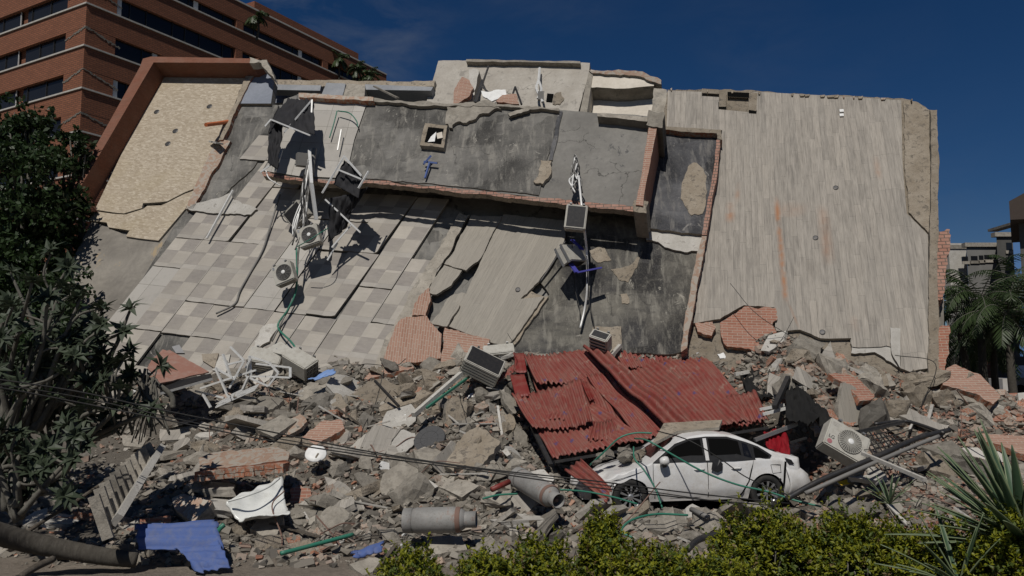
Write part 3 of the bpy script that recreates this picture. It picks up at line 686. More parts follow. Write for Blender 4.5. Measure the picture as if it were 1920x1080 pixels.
# skylight well in the deck
m = slab('skylight_curb', [(797,231),(839,235),(832,277),(787,272)], 1.27, .2, [M['conc_brown'], M['conc']], BR, (.6, 8, 69))
slab('skylight_well', [(803,238),(832,241),(827,270),(796,266)], 1.285, .02, [M['void'], M['void']], BR)
slab('fallen_panel', [(808,256),(818,247),(815,265),(802,266)], 1.31, .02, [M['white'], M['white']], BR)
slab('fallen_panel', [(818,250),(829,247),(830,258),(820,260)], 1.31, .02, [M['plaster_w'], M['white']], BR)
# brick pilaster between the raised slab and the dark slab
slab('brick_pilaster', [(1218,232),(1232,236),(1214,330),(1206,386),(1192,384),(1204,320)], 1.35, 1.3, [M['brick_dusty'], M['brick_wall']], BR, (.8, 9, 70), uv_basis((1215,300),(1232,301),(1208,350)))
slab('pilaster_head', [(1216,206),(1246,210),(1242,240),(1212,234)], 1.4, 1.2, [M['conc'], M['conc_dark']], BR, (2, 7, 71))
slab('pilaster_foot', [(1190,375),(1216,378),(1212,400),(1188,396)], 1.3, 1.1, [M['conc_brown'], M['conc']], BR, (2, 7, 72))
# long plank floor, right
slab('plank_floor', [(1252,170),(1316,172),(1316,180),(1348,182),(1348,205),(1404,210),(1404,172),(1420,172),(1600,182),(1690,188),(1692,300),(1700,400),(1740,440),(1742,690),(1706,697),(1688,690),(1687,655),(1662,648),(1652,650),(1598,650),(1596,634),(1538,634),(1500,618),(1455,620),(1452,576),(1395,572),(1350,598),(1300,606),(1312,520),(1340,330),(1352,262),(1354,244),(1250,238)], .05, .1, [M['planks'], M['conc']], BR, (1., 11, 80, (13, 14, 15, 16, 17, 18, 19, 20, 21, 22, 23, 24, 25, 26)), lambda p: planks_uv(p))
slab('bare_strip', [(1694,188),(1722,192),(1742,206),(1745,330),(1744,440),(1704,398),(1696,300)], .0, .1, [M['conc_brown'], M['conc']], BR, (1.5, 8, 81))
slab('edge_beam', [(1744,206),(1757,207),(1759,330),(1757,480),(1760,640),(1757,835),(1740,835),(1742,500),(1746,330)], .13, .5, [M['conc_brown'], M['conc']], BR, (1.2, 9, 82))
slab('broken_plank', [(1595,636),(1660,648),(1690,656),(1688,690),(1640,660),(1596,662)], .02, .09, [M['conc_pale'], M['conc']], BR, (2, 8, 83))
slab('broken_plank', [(1669,614),(1688,616),(1688,690),(1672,662)], .1, .06, [M['conc_pale'], M['conc']], BR, (1, 8, 84))
for pts, mt in (([(1316,166),(1348,168),(1348,176),(1316,174)], 'conc_brown'), ([(1349,168),(1362,170),(1361,200),(1348,200)], 'conc_brown'), ([(1364,172),(1406,174),(1405,183),(1364,181)], 'void'), ([(1405,172),(1420,174),(1418,208),(1404,206)], 'conc_brown'), ([(1347,191),(1362,192),(1361,205),(1347,204)], 'void'), ([(1404,206),(1419,207),(1418,213),(1404,212)], 'void')):
    slab('notch', pts, .07 if mt != 'void' else .06, .03, [M[mt], M['conc']], BR)
for x, y in ((1578, 208), (1578, 216)):
    m = MB(); c = F(x, y, .075); Mx = NF.to_track_quat('Z', 'Y').to_matrix(); m.box((-.055,-.05,-.02), (.055,.05,.02)); m.v = [Mx @ v + c for v in m.v]; m.make('switch_plate', M['white'], BR)
for x, y, o_ in ((1567,352,.055),(1529,446,.055),(1542,623,.055),(971,543,.14)):
    m = MB(); c = F(x, y, o_); Mx = Matrix.Translation(c) @ NF.to_track_quat('Z', 'Y').to_matrix().to_4x4(); m.lathe([(.07, 0), (.07, .015), (.05, .02)], 14, 0, Mx); m.make('drain_cover', M['darksteel'], BR)
# top edge crumbs along the slab ends
r = random.Random(5)
for k in range(34):
    if r.random() < .62: continue
    x = 1255 + k*14.2 + r.uniform(-4, 4); y = lerp(166, 186, (x-1255)/460); s_ = r.choice((2, 3, 6, 13))
    slab('edge_crumb', [(x, y), (x+s_*1.6, y-r.uniform(0, 2)), (x+s_*1.3, y+3), (x+1, y+3.5)], .1, .3, [M['conc_brown'] if r.random() < .7 else M['fired_dusty']]*2, BR)
# penthouse
slab('penthouse_wall', [(822,114),(880,113),(1000,115),(1106,118),(1104,140),(1085,207),(1083,230),(790,225),(800,190)], -1.2, .25, [M['plaster'], M['conc']], BR, (1, 12, 90))
slab('penthouse_mass', [(826,118),(1100,122),(1080,230),(795,225)], -1.5, 3, [M['plaster'], M['conc']], BR)
slab('penthouse_eave', [(874,111),(1088,115),(1088,119),(874,115)], -1.0, .5, [M['conc'], M['conc']], BR, (.8, 10, 91))
slab('niche_back', [(1104,130),(1234,150),(1232,232),(1080,230)], -1.75, .2, [M['plaster_w'], M['conc']], BR)
slab('niche_fascia', [(1108,136),(1200,140),(1228,152),(1226,161),(1160,166),(1104,164)], -1.15, .9, [M['plaster_w'], M['conc']], BR, (.8, 9, 191))
slab('niche_roof', [(1104,132),(1160,130),(1205,134),(1240,150),(1240,158),(1200,143),(1110,137)], -1.05, 1.3, [M['fired_dusty'], M['conc']], BR, (1.5, 8, 92))
slab('niche_cheek', [(1104,134),(1112,136),(1100,215),(1086,215)], -1.1, .8, [M['conc'], M['plaster_w']], BR)
slab('niche_post', [(1226,165),(1250,168),(1246,214),(1222,212)], -.4, .5, [M['conc'], M['conc']], BR, (1.5, 8, 93))
for x, y in ((1152,192),(1185,190)):
    m = MB(); m.tube(spline([F(x,y,-2.5), F(x+2,y+6,-2.2), F(x-2,y+12,-2.3)]), .02, 5); m.make('loose_wire', M['cable_black'], BR)
# broken parapet, beams and openings behind the raised slab on the left
slab('rear_beam', [(508,150),(600,150),(700,152),(816,151),(814,162),(640,162),(508,160)], -1.0, .3, [M['conc_brown'], M['conc']], BR, (1.2, 10, 94))
slab('rear_beam', [(508,158),(602,160),(600,170),(508,168)], -.9, .3, [M['greybeam'], M['greybeam']], BR)
slab('rear_beam', [(684,158),(812,163),(808,170),(686,168)], -.9, .6, [M['greybeam'], M['greybeam']], BR)
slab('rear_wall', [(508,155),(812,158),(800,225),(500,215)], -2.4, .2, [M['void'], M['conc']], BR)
slab('rear_post', [(612,155),(648,157),(640,186),(600,184)], -.8, .4, [M['greybeam'], M['greybeam']], BR, (.5, 9, 95))
slab('rear_post', [(650,155),(684,160),(682,186),(640,186)], -.85, .4, [M['conc'], M['conc']], BR, (1, 9, 96))
slab('rear_post', [(512,166),(546,176),(530,192),(506,194)], -1.5, .4, [M['bluegrey'], M['greybeam']], BR)
m = MB(); m.bar(F(702,162,-.6), F(746,184,.6), .1, .05); m.make('leaning_batten', M['conc'], BR)
# rear masonry showing past the right edge
slab('rear_brickwork', [(1752,432),(1781,430),(1782,452),(1775,480),(1768,560),(1752,560)], -.7, 1., [M['hollow'], M['hollow']], BR, (3, 7, 97))
slab('rear_brickwork', [(1755,612),(1780,610),(1779,650),(1772,700),(1756,700)], -.6, 1., [M['brick_wall'], M['hollow']], BR, (2.5, 7, 98))
slab('rear_column', [(1752,560),(1770,560),(1768,760),(1752,760)], -1.2, 1., [M['conc_dark'], M['conc_dark']], BR, (1, 7, 99))
# facing brick still standing at the foot
slab('brick_wall_patch', [(1350,605),(1366,595),(1395,575),(1455,577),(1457,600),(1448,608),(1456,622),(1450,645),(1425,660),(1392,652),(1364,650),(1352,630)], .12, .14, [M['brick_wall'], M['fired']], BR, (2, 6, 100), uv_basis((1400,610),(1440,611),(1398,570)))
slab('brick_wall_patch', [(1303,606),(1336,603),(1342,612),(1334,630),(1308,622)], .12, .14, [M['brick_dusty'], M['fired']], BR, (2, 6, 101), uv_basis((1320,610),(1350,620),(1316,590)))
slab('brick_wall_patch', [(768,594),(800,592),(806,602),(828,626),(826,672),(712,690),(730,640),(752,598)], .2, .15, [M['brick_dusty'], M['fired']], BR, (2, 7, 102), uv_basis((760,640),(765,600),(800,645)))
slab('brick_wall_patch', [(786,554),(806,540),(804,570),(798,592),(772,592),(776,570)], .16, .15, [M['brick_dusty'], M['fired']], BR, (2, 6, 103), uv_basis((780,575),(785,550),(800,580)))
slab('brick_wall_patch', [(834,614),(870,624),(918,636),(914,680),(826,680)], .22, .15, [M['brick_dusty'], M['fired']], BR, (2, 7, 104), uv_basis((860,640),(900,645),(856,600)))
# bits lodged at the top of the slabs
def lodged(name, label, cat, pts, off, th, mats, sd, uvf=None):
    return tag(slab(name, pts, off, th, mats, None, (1.2, 6, sd), uvf), label, cat)
lodged('brick_fragment', 'upright pink brick wall fragment lodged against the penthouse column', 'rubble', [(850,195),(853,165),(866,144),(880,150),(888,165),(880,180),(860,193)], -.2, .15, [M['brick_dusty'], M['fired']], 110)
lodged('brick_fragment', 'low striped brick fragment lying right of the white debris on the roof edge', 'rubble', [(930,190),(942,178),(968,176),(973,195),(950,193)], .6, .15, [M['brick_dusty'], M['fired']], 111)
lodged('ceiling_panel', 'torn white panel sticking up from the roof edge below the penthouse', 'debris', [(902,170),(918,172),(930,168),(948,168),(950,178),(922,190),(905,180)], .5, .05, [M['white'], M['white']], 112)
lodged('concrete_column', 'broken pale round column stub with torn reinforcement before the penthouse', 'column', [(879,130),(888,128),(898,132),(892,165),(886,192),(874,190),(880,160)], -.6, .4, [M['conc_pale'], M['conc']], 113)
lodged('broken_board', 'short grey board lying on the upper edge of the dark raised slab', 'board', [(952,213),(990,202),(993,206),(956,218)], 1.25, .1, [M['conc'], M['conc_dark']], 114)
m = MB()
for a, b in (((893,192),(916,124)), ((890,192),(904,150)), ((900,160),(950,200)), ((903,152),(925,200)), ((955,196),(966,163)), ((978,196),(966,163))): m.bar(F(*a, .4), F(*b, .0), .05, .05)
tag(m.make('bent_rail', M['darksteel']), 'dark bent metal rails sticking up from the roof edge debris', 'metal rails')
m = MB(); m.tube(spline([F(1012,128,-1), F(1010,150,-.8), F(1006,165,-.7), F(1012,180,-.6), F(1018,192,-.5)]), .05, 6); m.tube(spline([F(1010,150,-.8), F(1015,168,-.5), F(1008,185,-.5)]), .04, 6)
cb = m.make('pipe_bundle', M['whitemetal']); tag(cb, 'white pipe with a grey junction box hanging on the penthouse wall', 'pipe')
m = MB(); m.box((-.1,-.08,-.14), (.1,.08,.14)); m.v = [v + F(1014,180,-.5) for v in m.v]; m.make('junction_box', M['cable_grey'], cb)
slab('wall_hole', [(1026,175),(1038,176),(1035,191),(1024,190)], -1.17, .03, [M['void'], M['void']], BR)
slab('mud_blot', [(1040,176),(1052,172),(1058,184),(1050,196),(1036,195)], -1.17, .03, [M['conc_brown'], M['conc_brown']], BR, (2, 6, 120))
# ---------------------------------------------------------------- air conditioners
def ac_unit(label, loc, rotm, w=.82, h=.58, d=.32, dark=False, logo=False, grille_side='bottom', group=None):
    """casing with round fan guard on -Y, louvres on the side that points down or right"""
    root = empty('air_conditioner', loc, label, 'air conditioner', group)
    root.rotation_euler = rotm.to_euler() if isinstance(rotm, Matrix) else Euler(rotm)
    bm = bmesh.new(); bmesh.ops.create_cube(bm, size=1.)
    for v in bm.verts: v.co = Vector((v.co.x*w, v.co.y*d, v.co.z*h))
    bmesh.ops.bevel(bm, geom=bm.edges[:], offset=.022, segments=2, affect='EDGES')
    vs = [v.co.copy() for v in bm.verts]; fs = [tuple(v.index for v in f.verts) for f in bm.faces]; bm.free()
    build('casing', vs, fs, M['ac_case'], root, False, None, False, None, False)
    y = -d/2; cx = .07*w; R_ = h*.40
    m = MB()
    if dark == 'blank':
        m.box((-w/2+.05, y-.004, -h/2+.05), (w/2-.05, y+.002, h/2-.05)); m.make('front_panel', M['ac_case'], root, False, recentre=False)
    elif not dark:
        Mx = Matrix.Translation((cx, y-.002, 0)) @ Matrix.Rotation(R(90), 4, 'X')
        m.lathe([(R_, 0), (R_, .006), (.001, .006)], 36, 0, Mx); m.make('fan_recess', M['fin'], root, False, recentre=False)
        m = MB()
        for k in range(9):
            rr = R_*(k+1.3)/9.8; pts = [(cx+rr*math.cos(a*R(12)), y-.02-.02*(1-rr/R_), rr*math.sin(a*R(12))) for a in range(31)]
            m.tube(pts, .0042 if k < 8 else .009, 4, 0, False)
        for a in range(0, 360, 30 if not logo else 12):
            ca, sa = math.cos(R(a)), math.sin(R(a)); cb, sb = math.cos(R(a+(22 if logo else 0))), math.sin(R(a+(22 if logo else 0)))
            m.bar((cx+.06*ca, y-.035, .06*sa), (cx+R_*cb, y-.016, R_*sb), .006 if not logo else .008)
        m.make('fan_guard', M['ac_case'] if logo else M['cable_grey'], root, False, recentre=False)
        m = MB(); Mx = Matrix.Translation((cx, y-.03, 0)) @ Matrix.Rotation(R(90), 4, 'X'); m.lathe([(.055, 0), (.055, .012), (.03, .022)], 18, 0, Mx); m.make('fan_hub', M['white'], root, False, recentre=False)
    else:
        m.box((-w/2+.05, y-.004, -h/2+.05), (w/2-.05, y+.002, h/2-.05)); m.make('condenser_fins', M['fin'], root, False, recentre=False)
    # louvres
    m = MB(); g = MB()
    if grille_side == 'bottom':
        z = -h/2-.003; m.box((-w/2+.06, -d/2+.04, z), (w/2-.06, d/2-.04, z+.006))
        for k in range(13): x = -w/2+.06+(w-.12)*k/12; g.bar((x, -d/2+.04, z-.006), (x, d/2-.04, z-.006), .012)
        for k in range(4): yy = -d/2+.04+(d-.08)*k/3; g.bar((-w/2+.06, yy, z-.006), (w/2-.06, yy, z-.006), .012)
    elif grille_side == 'slats':
        z = -h/2-.003; m.box((-w/2+.04, -d/2+.03, z), (w/2-.04, d/2-.03, z+.006))
        for k in range(5): yy = -d/2+.03+(d-.06)*k/4; g.bar((-w/2+.03, yy, z-.006), (w/2-.03, yy, z-.006), .05, .02)
    else:
        x = w/2+.003; m.box((x-.006, -d/2+.03, -h/2+.05), (x, d/2-.03, h/2-.05))
        for k in range(9): z = -h/2+.05+(h-.1)*k/8; g.bar((x+.006, -d/2+.03, z), (x+.006, d/2-.03, z), .012)
        for k in range(4): yy = -d/2+.03+(d-.06)*k/3; g.bar((x+.006, yy, -h/2+.05), (x+.006, yy, h/2-.05), .012)
    m.make('coil', M['fin'], root, False, recentre=False); g.make('side_grille', M['ac_case'], root, False, recentre=False)
    for x in (-w*.3, w*.3): m = MB(); m.box((x-.03, -d/2-.03, h/2+.001), (x+.03, d/2+.03, h/2+.03)); m.make('foot', M['steel'], root, False)
    if logo:
        c = bpy.data.curves.new('logo', 'FONT'); c.body = 'LG'; c.size = .1; c.extrude = .002
        t = bpy.data.objects.new('tmp', c); COL.objects.link(t); dg = bpy.context.evaluated_depsgraph_get()
        me = bpy.data.meshes.new_from_object(t.evaluated_get(dg)); bpy.data.objects.remove(t)
        me.materials.clear(); me.materials.append(M['darksteel']); lo = bpy.data.objects.new('brand_letters', me); COL.objects.link(lo); lo.parent = root
        lo.location = (-w/2+.05, y-.003, -h/2+.17); lo.rotation_euler = (R(90), 0, 0)
        m = MB(); Mx = Matrix.Translation((-w/2+.10, y-.002, -h/2+.095)) @ Matrix.Rotation(R(90), 4, 'X'); m.lathe([(.048, 0), (.048, .004), (.04, .005)], 24, 0, Mx); m.make('round_badge', plain('badge_red', (.34, .13, .14), .6), root, False, recentre=False)
        m = MB()
        for k in range(3): m.box((-w/2+.05, y-.004, h/2-.08-k*.03), (-w/2+.17, y+.001, h/2-.065-k*.03))
        m.make('label_plate', M['conc_pale'], root, False, recentre=False)
    else:
        m = MB(); m.box((-w/2+.04, y-.003, h/2-.13), (-w/2+.1, y, h/2-.04)); m.make('label_plate', M['steel'], root, False, recentre=False)
    return root
def face_rot(xdir, yfront):
    """rotation whose local X lies along xdir and whose -Y looks along yfront"""
    X = Vector(xdir).normalized(); Yb = -Vector(yfront).normalized(); Z = X.cross(Yb).normalized(); Yb = Z.cross(X)
    return Matrix((X, Yb, Z)).transposed()
def FN(px, py, off): return F(px, py, off)
ac_unit('hanging white air conditioner with concentric fan guard, the upper of the two on cables', F(581,444,1.0), face_rot((.93,-.12,.30), (-.30,-.93,.10)), .64, .6, .3)
ac_unit('lowest hanging air conditioner, tilted, against the checkered tiles', F(534,514,.75), face_rot((.90,-.14,.36), (-.32,-.93,.12)), .6, .6, .3)
ac_unit('dark underside of an air conditioner wedged behind the hanging cables', F(558,402,.5), face_rot((.7,-.3,.6), (-.5,-.8,-.35)), .7, .6, .3, True)
ac_unit('air conditioner hanging with its black finned back outwards below the raised slab', F(1080,409,1.6), face_rot((.97,-.1,-.12), (-.1,-.95,.12)), .56, .66, .3, True)
ac_unit('battered white air conditioner dangling beside a blue rail', F(1070,480,.8), face_rot((.62,-.55,.45), (.75,-.6,-.1)), .35, .75, .5, True)
ac_unit('grey air conditioner edge behind the top of the red roof', F(1126,641,.6), face_rot((.8,-.4,-.3), (.45,-.8,.3)), .5, .3, .5, True, False, 'slats')
g = ground(906, 690)
ac_unit('cream air conditioner lying face up with a black finned panel beside the red roof', at(905,686,20.0), face_rot((.86,.05,-.42), (.2,-.62,.75)), .95, .66, .38, True, False, 'slats')
ac_unit('open white air conditioner shell on its side behind the black panel', at(935,660,21.2), face_rot((.97,.1,.1), (0,-.8,.55)), .8, .3, .3, 'blank', False, 'slats')
ac_unit('dusty air conditioner casing with barred side grille among the white frames', at(563,682,21.6), face_rot((.80,-.35,-.42), (-.1,-.55,.85)), .85, .5, .45, 'blank', False, 'side')
ac_unit('dusty slatted air conditioner cover left of the barred grille one', at(497,675,22.1), face_rot((.9,.1,-.15), (0,-.75,.65)), .85, .5, .4, 'blank', False, 'slats')
ac_unit('large cream air conditioner with radial fan guard lying tilted right of the car', at(1580,832,15.6), face_rot((.84,-.08,-.50), (-.22,-.74,.60)), .80, .60, .34, False, True, 'side')
# ---------------------------------------------------------------- awning frames and hanging cloth
def drape(name, label, cat, quad, mat, nx=26, ny=26, amp=.08, seed=0, sag=0., thick=.012, fold=3.):
    """cloth stretched between four world corners, with folds"""
    a, b, c, d = [Vector(q) for q in quad]; V, Fc = [], []
    nrm = (b-a).cross(d-a).normalized()
    if nrm.y > 0: nrm = -nrm
    for j in range(ny+1):
        for i in range(nx+1):
            u, v = i/nx, j/ny; p = a.lerp(b, u).lerp(d.lerp(c, u), v)
            w = math.sin(math.pi*u)*.7+.3
            p = p + nrm*amp*w*noise.noise(Vector((u*fold*2+seed, v*fold*.8, seed))) + nrm*amp*.5*noise.noise(Vector((u*fold*6, v*fold*1.6+seed, 4)))
            p.z -= sag*math.sin(math.pi*u)*math.sin(math.pi*v)
            p += (c-d).normalized()*.03*noise.noise(Vector((v*5, seed, 0)))
            V.append(p)
    for j in range(ny):
        for i in range(nx): k = j*(nx+1)+i; Fc.append((k, k+1, k+nx+2, k+nx+1))
    o = build(name, V, Fc, mat, None, smooth=True); s = o.modifiers.new('thick', 'SOLIDIFY'); s.thickness = thick
    return tag(o, label, cat)
def frame_obj(name, label, cat, segs, mat, w=.045):
    m = MB()
    for a, b in segs: m.bar(a, b, w)
    return tag(m.make(name, mat), label, cat)
def Q(*pts): return [F(*p) for p in pts]
a = Q((540,184,2.0),(588,190,2.0),(591,254,2.1),(508,228,2.1))
root = empty('awning', F(548,225,1.9), 'torn charcoal awning with white frame hanging at the top of the tiled slab', 'awning')
o = drape('awning_cloth', None, None, a, M['cloth'], seed=1, amp=.16); o.location -= root.location; o.parent = root
for p, q in (((585,187,2.1),(533,248,2.1)), ((508,224,2.15),(582,254,2.15)), ((585,187,2.1),(584,213,2.0)), ((508,224,2.15),(497,237,2.1))): m = MB(); m.bar(F(*p), F(*q), .045); m.make('frame_rod', M['whitemetal'], root)
o = drape('cloth_strip', None, None, Q((506,228,1.9),(532,232,1.9),(520,318,1.6),(502,305,1.6)), M['cloth'], seed=5, amp=.2); o.location -= root.location; o.parent = root
root = empty('awning', F(655,335,1.8), 'collapsed awning with crossed white rods over the edge of the raised slab', 'awning')
o = drape('awning_cloth', None, None, Q((645,300,1.9),(680,328,1.9),(672,372,1.7),(625,345,1.7)), M['cloth'], seed=7, amp=.12); o.location -= root.location; o.parent = root
for p, q in (((646,292,2.0),(604,362,1.9)), ((645,293,2.0),(678,330,2.0)), ((634,318,2.0),(678,336,2.0)), ((691,321,2.0),(672,353,2.0)), ((515,304,1.5),(488,323,1.5)), ((530,280,1.4),(516,322,1.4))): m = MB(); m.bar(F(*p), F(*q), .045); m.make('frame_rod', M['whitemetal'], root)
root = empty('awning', F(640,420,1.2), 'lower charcoal cloth hanging from white rods in front of the cracked tiles', 'awning')
o = drape('awning_cloth', None, None, Q((617,372,1.5),(668,362,1.6),(652,425,.9),(616,455,.8)), M['cloth'], seed=9, amp=.16); o.location -= root.location; o.parent = root
o = drape('cloth_strip', None, None, Q((660,362,1.6),(690,350,1.6),(660,398,1.2),(640,400,1.2)), M['cloth'], seed=12, amp=.1); o.location -= root.location; o.parent = root
for p, q in (((610,374,1.5),(676,436,.9)), ((660,420,.9),(622,464,.7)), ((633,455,.7),(614,488,.5)), ((657,385,1.2),(650,405,1.1))): m = MB(); m.bar(F(*p), F(*q), .045); m.make('frame_rod', M['whitemetal'], root)
frame_obj('white_rod', 'long white rod lying across the tiles at the upper left', 'rod', [(F(437,357,.25), F(388,447,.2))], M['whitemetal'], .06)
frame_obj('white_rod', 'thin white rod standing on the pale tiles of the raised slab', 'rod', [(F(640,243,1.35), F(633,282,1.3))], M['whitemetal'], .035)
frame_obj('blue_tool', 'small blue and dark tool hanging on the stained raised slab', 'tool', [(F(808,292,1.3), F(794,308,1.3)), (F(806,304,1.25), F(797,334,1.2)), (F(795,303,1.25), F(820,306,1.25))], M['bluepaint'], .05)
# cable bundles
def bundle(name, label, top, bot, n, spread, mats_, r0, r1, seed, offs=(1.3, .5), mids=None):
    r = random.Random(seed); root = empty(name, F(*top, offs[0]), label, 'cable bundle')
    for k in range(n):
        pts = []; ph = r.uniform(0, 6); end = r.uniform(.55, 1)
        for i in range(7):
            t = i/6*end; x = lerp(top[0], bot[0], t)+math.sin(ph+t*5)*spread*t**.6*r.uniform(.5, 1.2)+r.uniform(-1, 1)
            y = lerp(top[1], bot[1], t); pts.append(F(x, y, lerp(offs[0], offs[1], t)+.25+r.uniform(-.05, .12)))
        m = MB(); m.tube(spline(pts, 5), r.uniform(r0, r1), 5); m.make('cable', M[r.choice(mats_)], root, smooth=True)
    return root
bundle('cable_bundle', 'tangle of grey and white cables hanging down past the two round fans', (578,300), (556,480), 16, 16, ('cable_grey', 'cable_black', 'whitemetal', 'cable_grey'), .012, .03, 3, (1.4, .6))
bundle('cable_bundle', 'fan of white and black cables pouring from a hole in the raised slab', (1078,291), (1080,365), 18, 13, ('whitemetal', 'cable_black', 'cable_grey'), .012, .028, 4, (1.1, 1.35))
frame_obj('white_pipe', 'thick white pipe standing over the edge of the raised slab beside the cables', 'pipe', [(F(580,283,1.6), F(584,345,1.9)), (F(584,345,1.9), F(593,412,1.3))], M['whitemetal'], .09)
m = MB(); m.tube(spline([F(590,280,1.35), F(586,305,1.35), F(584,328,1.4)]), .08, 8); tag(m.make('duct', M['cable_grey'], smooth=True), 'short fat grey duct beside the white pipe on the tiled slab', 'duct')
m = MB(); m.box((-.16,-.12,-.2), (.16,.12,.2), 0, (0, 0, .5)); m.v = [v+F(566,300,1.5) for v in m.v]; tag(m.make('meter_box', M['cable_grey']), 'small grey metal box hanging left of the white pipe', 'box')
def wire(name, label, cat, pts, r, mat, n=6, group=None):
    m = MB(); m.tube(spline(pts, 8), r, n); return tag(m.make(name, mat, smooth=True), label, cat, group)
wire('cable', 'pale cable lying down the crack between the tiled panels', 'cable', [F(525,365,.2), F(505,430,.15), F(492,470,.12), F(470,510,.1), F(450,545,.12), F(440,570,.1), F(405,588,.12)], .03, M['cable_grey'])
wire('cable', 'white loose end curling from the left tip of the raised slab', 'cable', [F(498,318,1.3), F(505,335,1.4), F(527,349,1.2)], .02, M['white'])
wire('cable', 'long cable falling from the hanging units over the checkered tiles', 'cable', [F(575,400,1.1), F(560,470,.8), F(556,530,.4), F(543,575,.2), F(530,600,.2), F(510,640,.2)], .025, M['cable_grey'])
wire('cable', 'white cable running straight down beside the blue rail', 'cable', [F(1085,330,1.7), F(1092,400,1.7), F(1100,470,.9), F(1101,540,.5), F(1096,580,.2), F(1088,615,.15)], .032, M['whitemetal'])
wire('cable', 'thin black cable looping down the patched slab below the blue rail', 'cable', [F(1070,400,1.7), F(1074,480,.8), F(1078,540,.3), F(1086,575,.2), F(1088,600,.2)], .012, M['cable_black'])
wire('cable', 'twin thin black wire dropping to the grey unit behind the red roof', 'cable', [F(1100,480,.9), F(1104,560,.4), F(1112,600,.35), F(1116,625,.4)], .015, M['cable_black'])
wire('hose', 'green garden hose arching over the pale tiles of the raised slab', 'hose', [F(634,208,1.3), F(655,212,1.35), F(668,226,1.3), F(671,238,1.25)], .02, M['green'])
wire('hose', 'dark green hose running straight down the pale tiles', 'hose', [F(632,208,1.3), F(625,235,1.25), F(618,258,1.25)], .02, M['green'])
wire('hose', 'green hose crossing in front of the upper round fan', 'hose', [F(615,428,1.1), F(600,437,1.5), F(580,450,1.5), F(556,463,1.3)], .015, M['green'])
wire('hose', 'green hose running from the tile gap down to the barred grille unit', 'hose', [F(556,465,.8), F(556,540,.4), F(540,580,.25), F(521,612,.2), F(545,640,.4), F(566,668,.6)], .028, M['green'])
root = empty('blue_rail', F(1090,500,.8), 'bent indigo metal rail lying on the patched slab under the dangling unit', 'rail')
m = MB()
for p, q in (((1058,478,.8),(1082,511,.9)), ((1082,511,.9),(1128,502,.8)), ((1073,450,.7),(1092,468,.7))): m.bar(F(*p), F(*q), .14, .04)
m.make('rail_strip', M['blueglass'], root)
wire('black_pole', 'thin black pole leaning from the hanging units along the brown planks', 'pole', [F(1060,452,.5), F(1040,488,.35), F(1012,530,.25)], .03, M['darksteel'])
# ---------------------------------------------------------------- white frame tangle below the tiles
r = random.Random(11)
T = [((468,668),(505,680),20.9),((505,680),(522,699),20.6),((522,699),(503,724),20.4),((503,724),(462,706),20.4),((462,706),(470,672),20.7),((468,668),(470,706),20.7),((470,706),(498,706),20.5),((404,690),(428,744),20.2),((428,744),(455,731),20.1),((455,731),(466,706),20.3),((404,690),(443,712),20.5),((366,733),(420,746),20.0),((480,682),(544,689),20.9),((544,689),(544,708),20.6),((500,706),(544,708),20.6),((432,650),(458,676),21.2),((425,684),(458,676),21.0),((425,684),(432,706),20.8),((376,728),(436,708),20.3),((380,738),(395,764),19.8),((458,676),(430,728),20.4),((436,708),(480,694),20.5),((418,664),(425,684),21.0),((470,672),(460,690),20.6)]
root = empty('metal_frame_tangle', at(460,700,20.5), 'tangle of bent white window frames in front of the dusty air conditioners', 'window frames')
for (a, b, d) in T:
    m = MB(); m.bar(at(*a, d), at(*b, d-.05), .06, .045); m.make('frame_bar', M['whitemetal'], root)
root = empty('louvre_strip', at(445,745,19.8), 'long white louvred strip slanting under the bent window frames', 'louvre')
for k in range(5): m = MB(); m.bar(at(404+k*2,764-k*2.6,19.9), at(478+k*2,731-k*2.6,19.9), .03, .03); m.make('slat', M['whitemetal'], root)
def at_plate(name, label, cat, pts, th, mats, jg=None, nrm=None, uvf=None):
    """loose piece whose corners carry their own depths"""
    P = [at(*p) for p in pts]; c = sum(P, Vector())/len(P); n = Vector((0, 0, 0))
    for i in range(len(P)): n += (P[i]-c).cross(P[(i+1) % len(P)]-c)
    n.normalize()
    if n.dot(c-CAMP) > 0: n = -n
    q = [(p[0], p[1]) for p in pts]
    if jg: q = jag(q, *jg)
    fr = [on_plane(x, y, n, c) for x, y in q]
    return tag(prism(name, fr, [p-n*th for p in fr], mats, None, uvf), label, cat)
at_plate('metal_sheet', 'terracotta folded metal sheet with a hole at the left foot of the tiles', 'metal sheet', [(318,656,21.3),(392,697,20.3),(300,718,19.6),(276,690,20.2),(285,672,20.8)], .03, [M['terra_sheet']]*2, (1, 12, 3))
at_plate('metal_sheet', 'narrow pleated terracotta strip folded above the torn metal sheet', 'metal sheet', [(305,655,21.5),(322,663,21.2),(296,690,20.8),(278,685,20.9)], .03, [M['terra_sheet']]*2, (1, 6, 4))
at_plate('window_leaf', 'broken pale louvred shutter leaf resting on the white frames', 'shutter', [(412,668,21.4),(432,664,21.3),(424,698,20.8),(398,694,20.9)], .05, [M['conc_pale']]*2)
at_plate('window_leaf', 'cracked dusty window leaf with rounded corner left of the shutter', 'window', [(378,664,21.5),(410,662,21.4),(402,690,21.),(380,676,21.2)], .05, [M['conc_brown']]*2)
at_plate('metal_plate', 'pale triangular metal plate leaning on the tiles behind the barred grille', 'metal plate', [(495,656,22.2),(526,640,22.3),(560,662,21.9),(530,665,21.9)], .03, [M['ac_case']]*2)
at_plate('metal_bracket', 'pointed grey metal bracket with dark underside at the foot of the tiles', 'bracket', [(322,650,22),(336,646,22),(346,662,21.8),(330,662,21.8)], .05, [M['steel'], M['black']])
at_plate('dark_board', 'long dark board lying in shade under the terracotta sheet', 'board', [(300,720,19.8),(395,700,20.),(398,708,19.6),(300,736,19.4)], .06, [M['black'], M['whitemetal']])
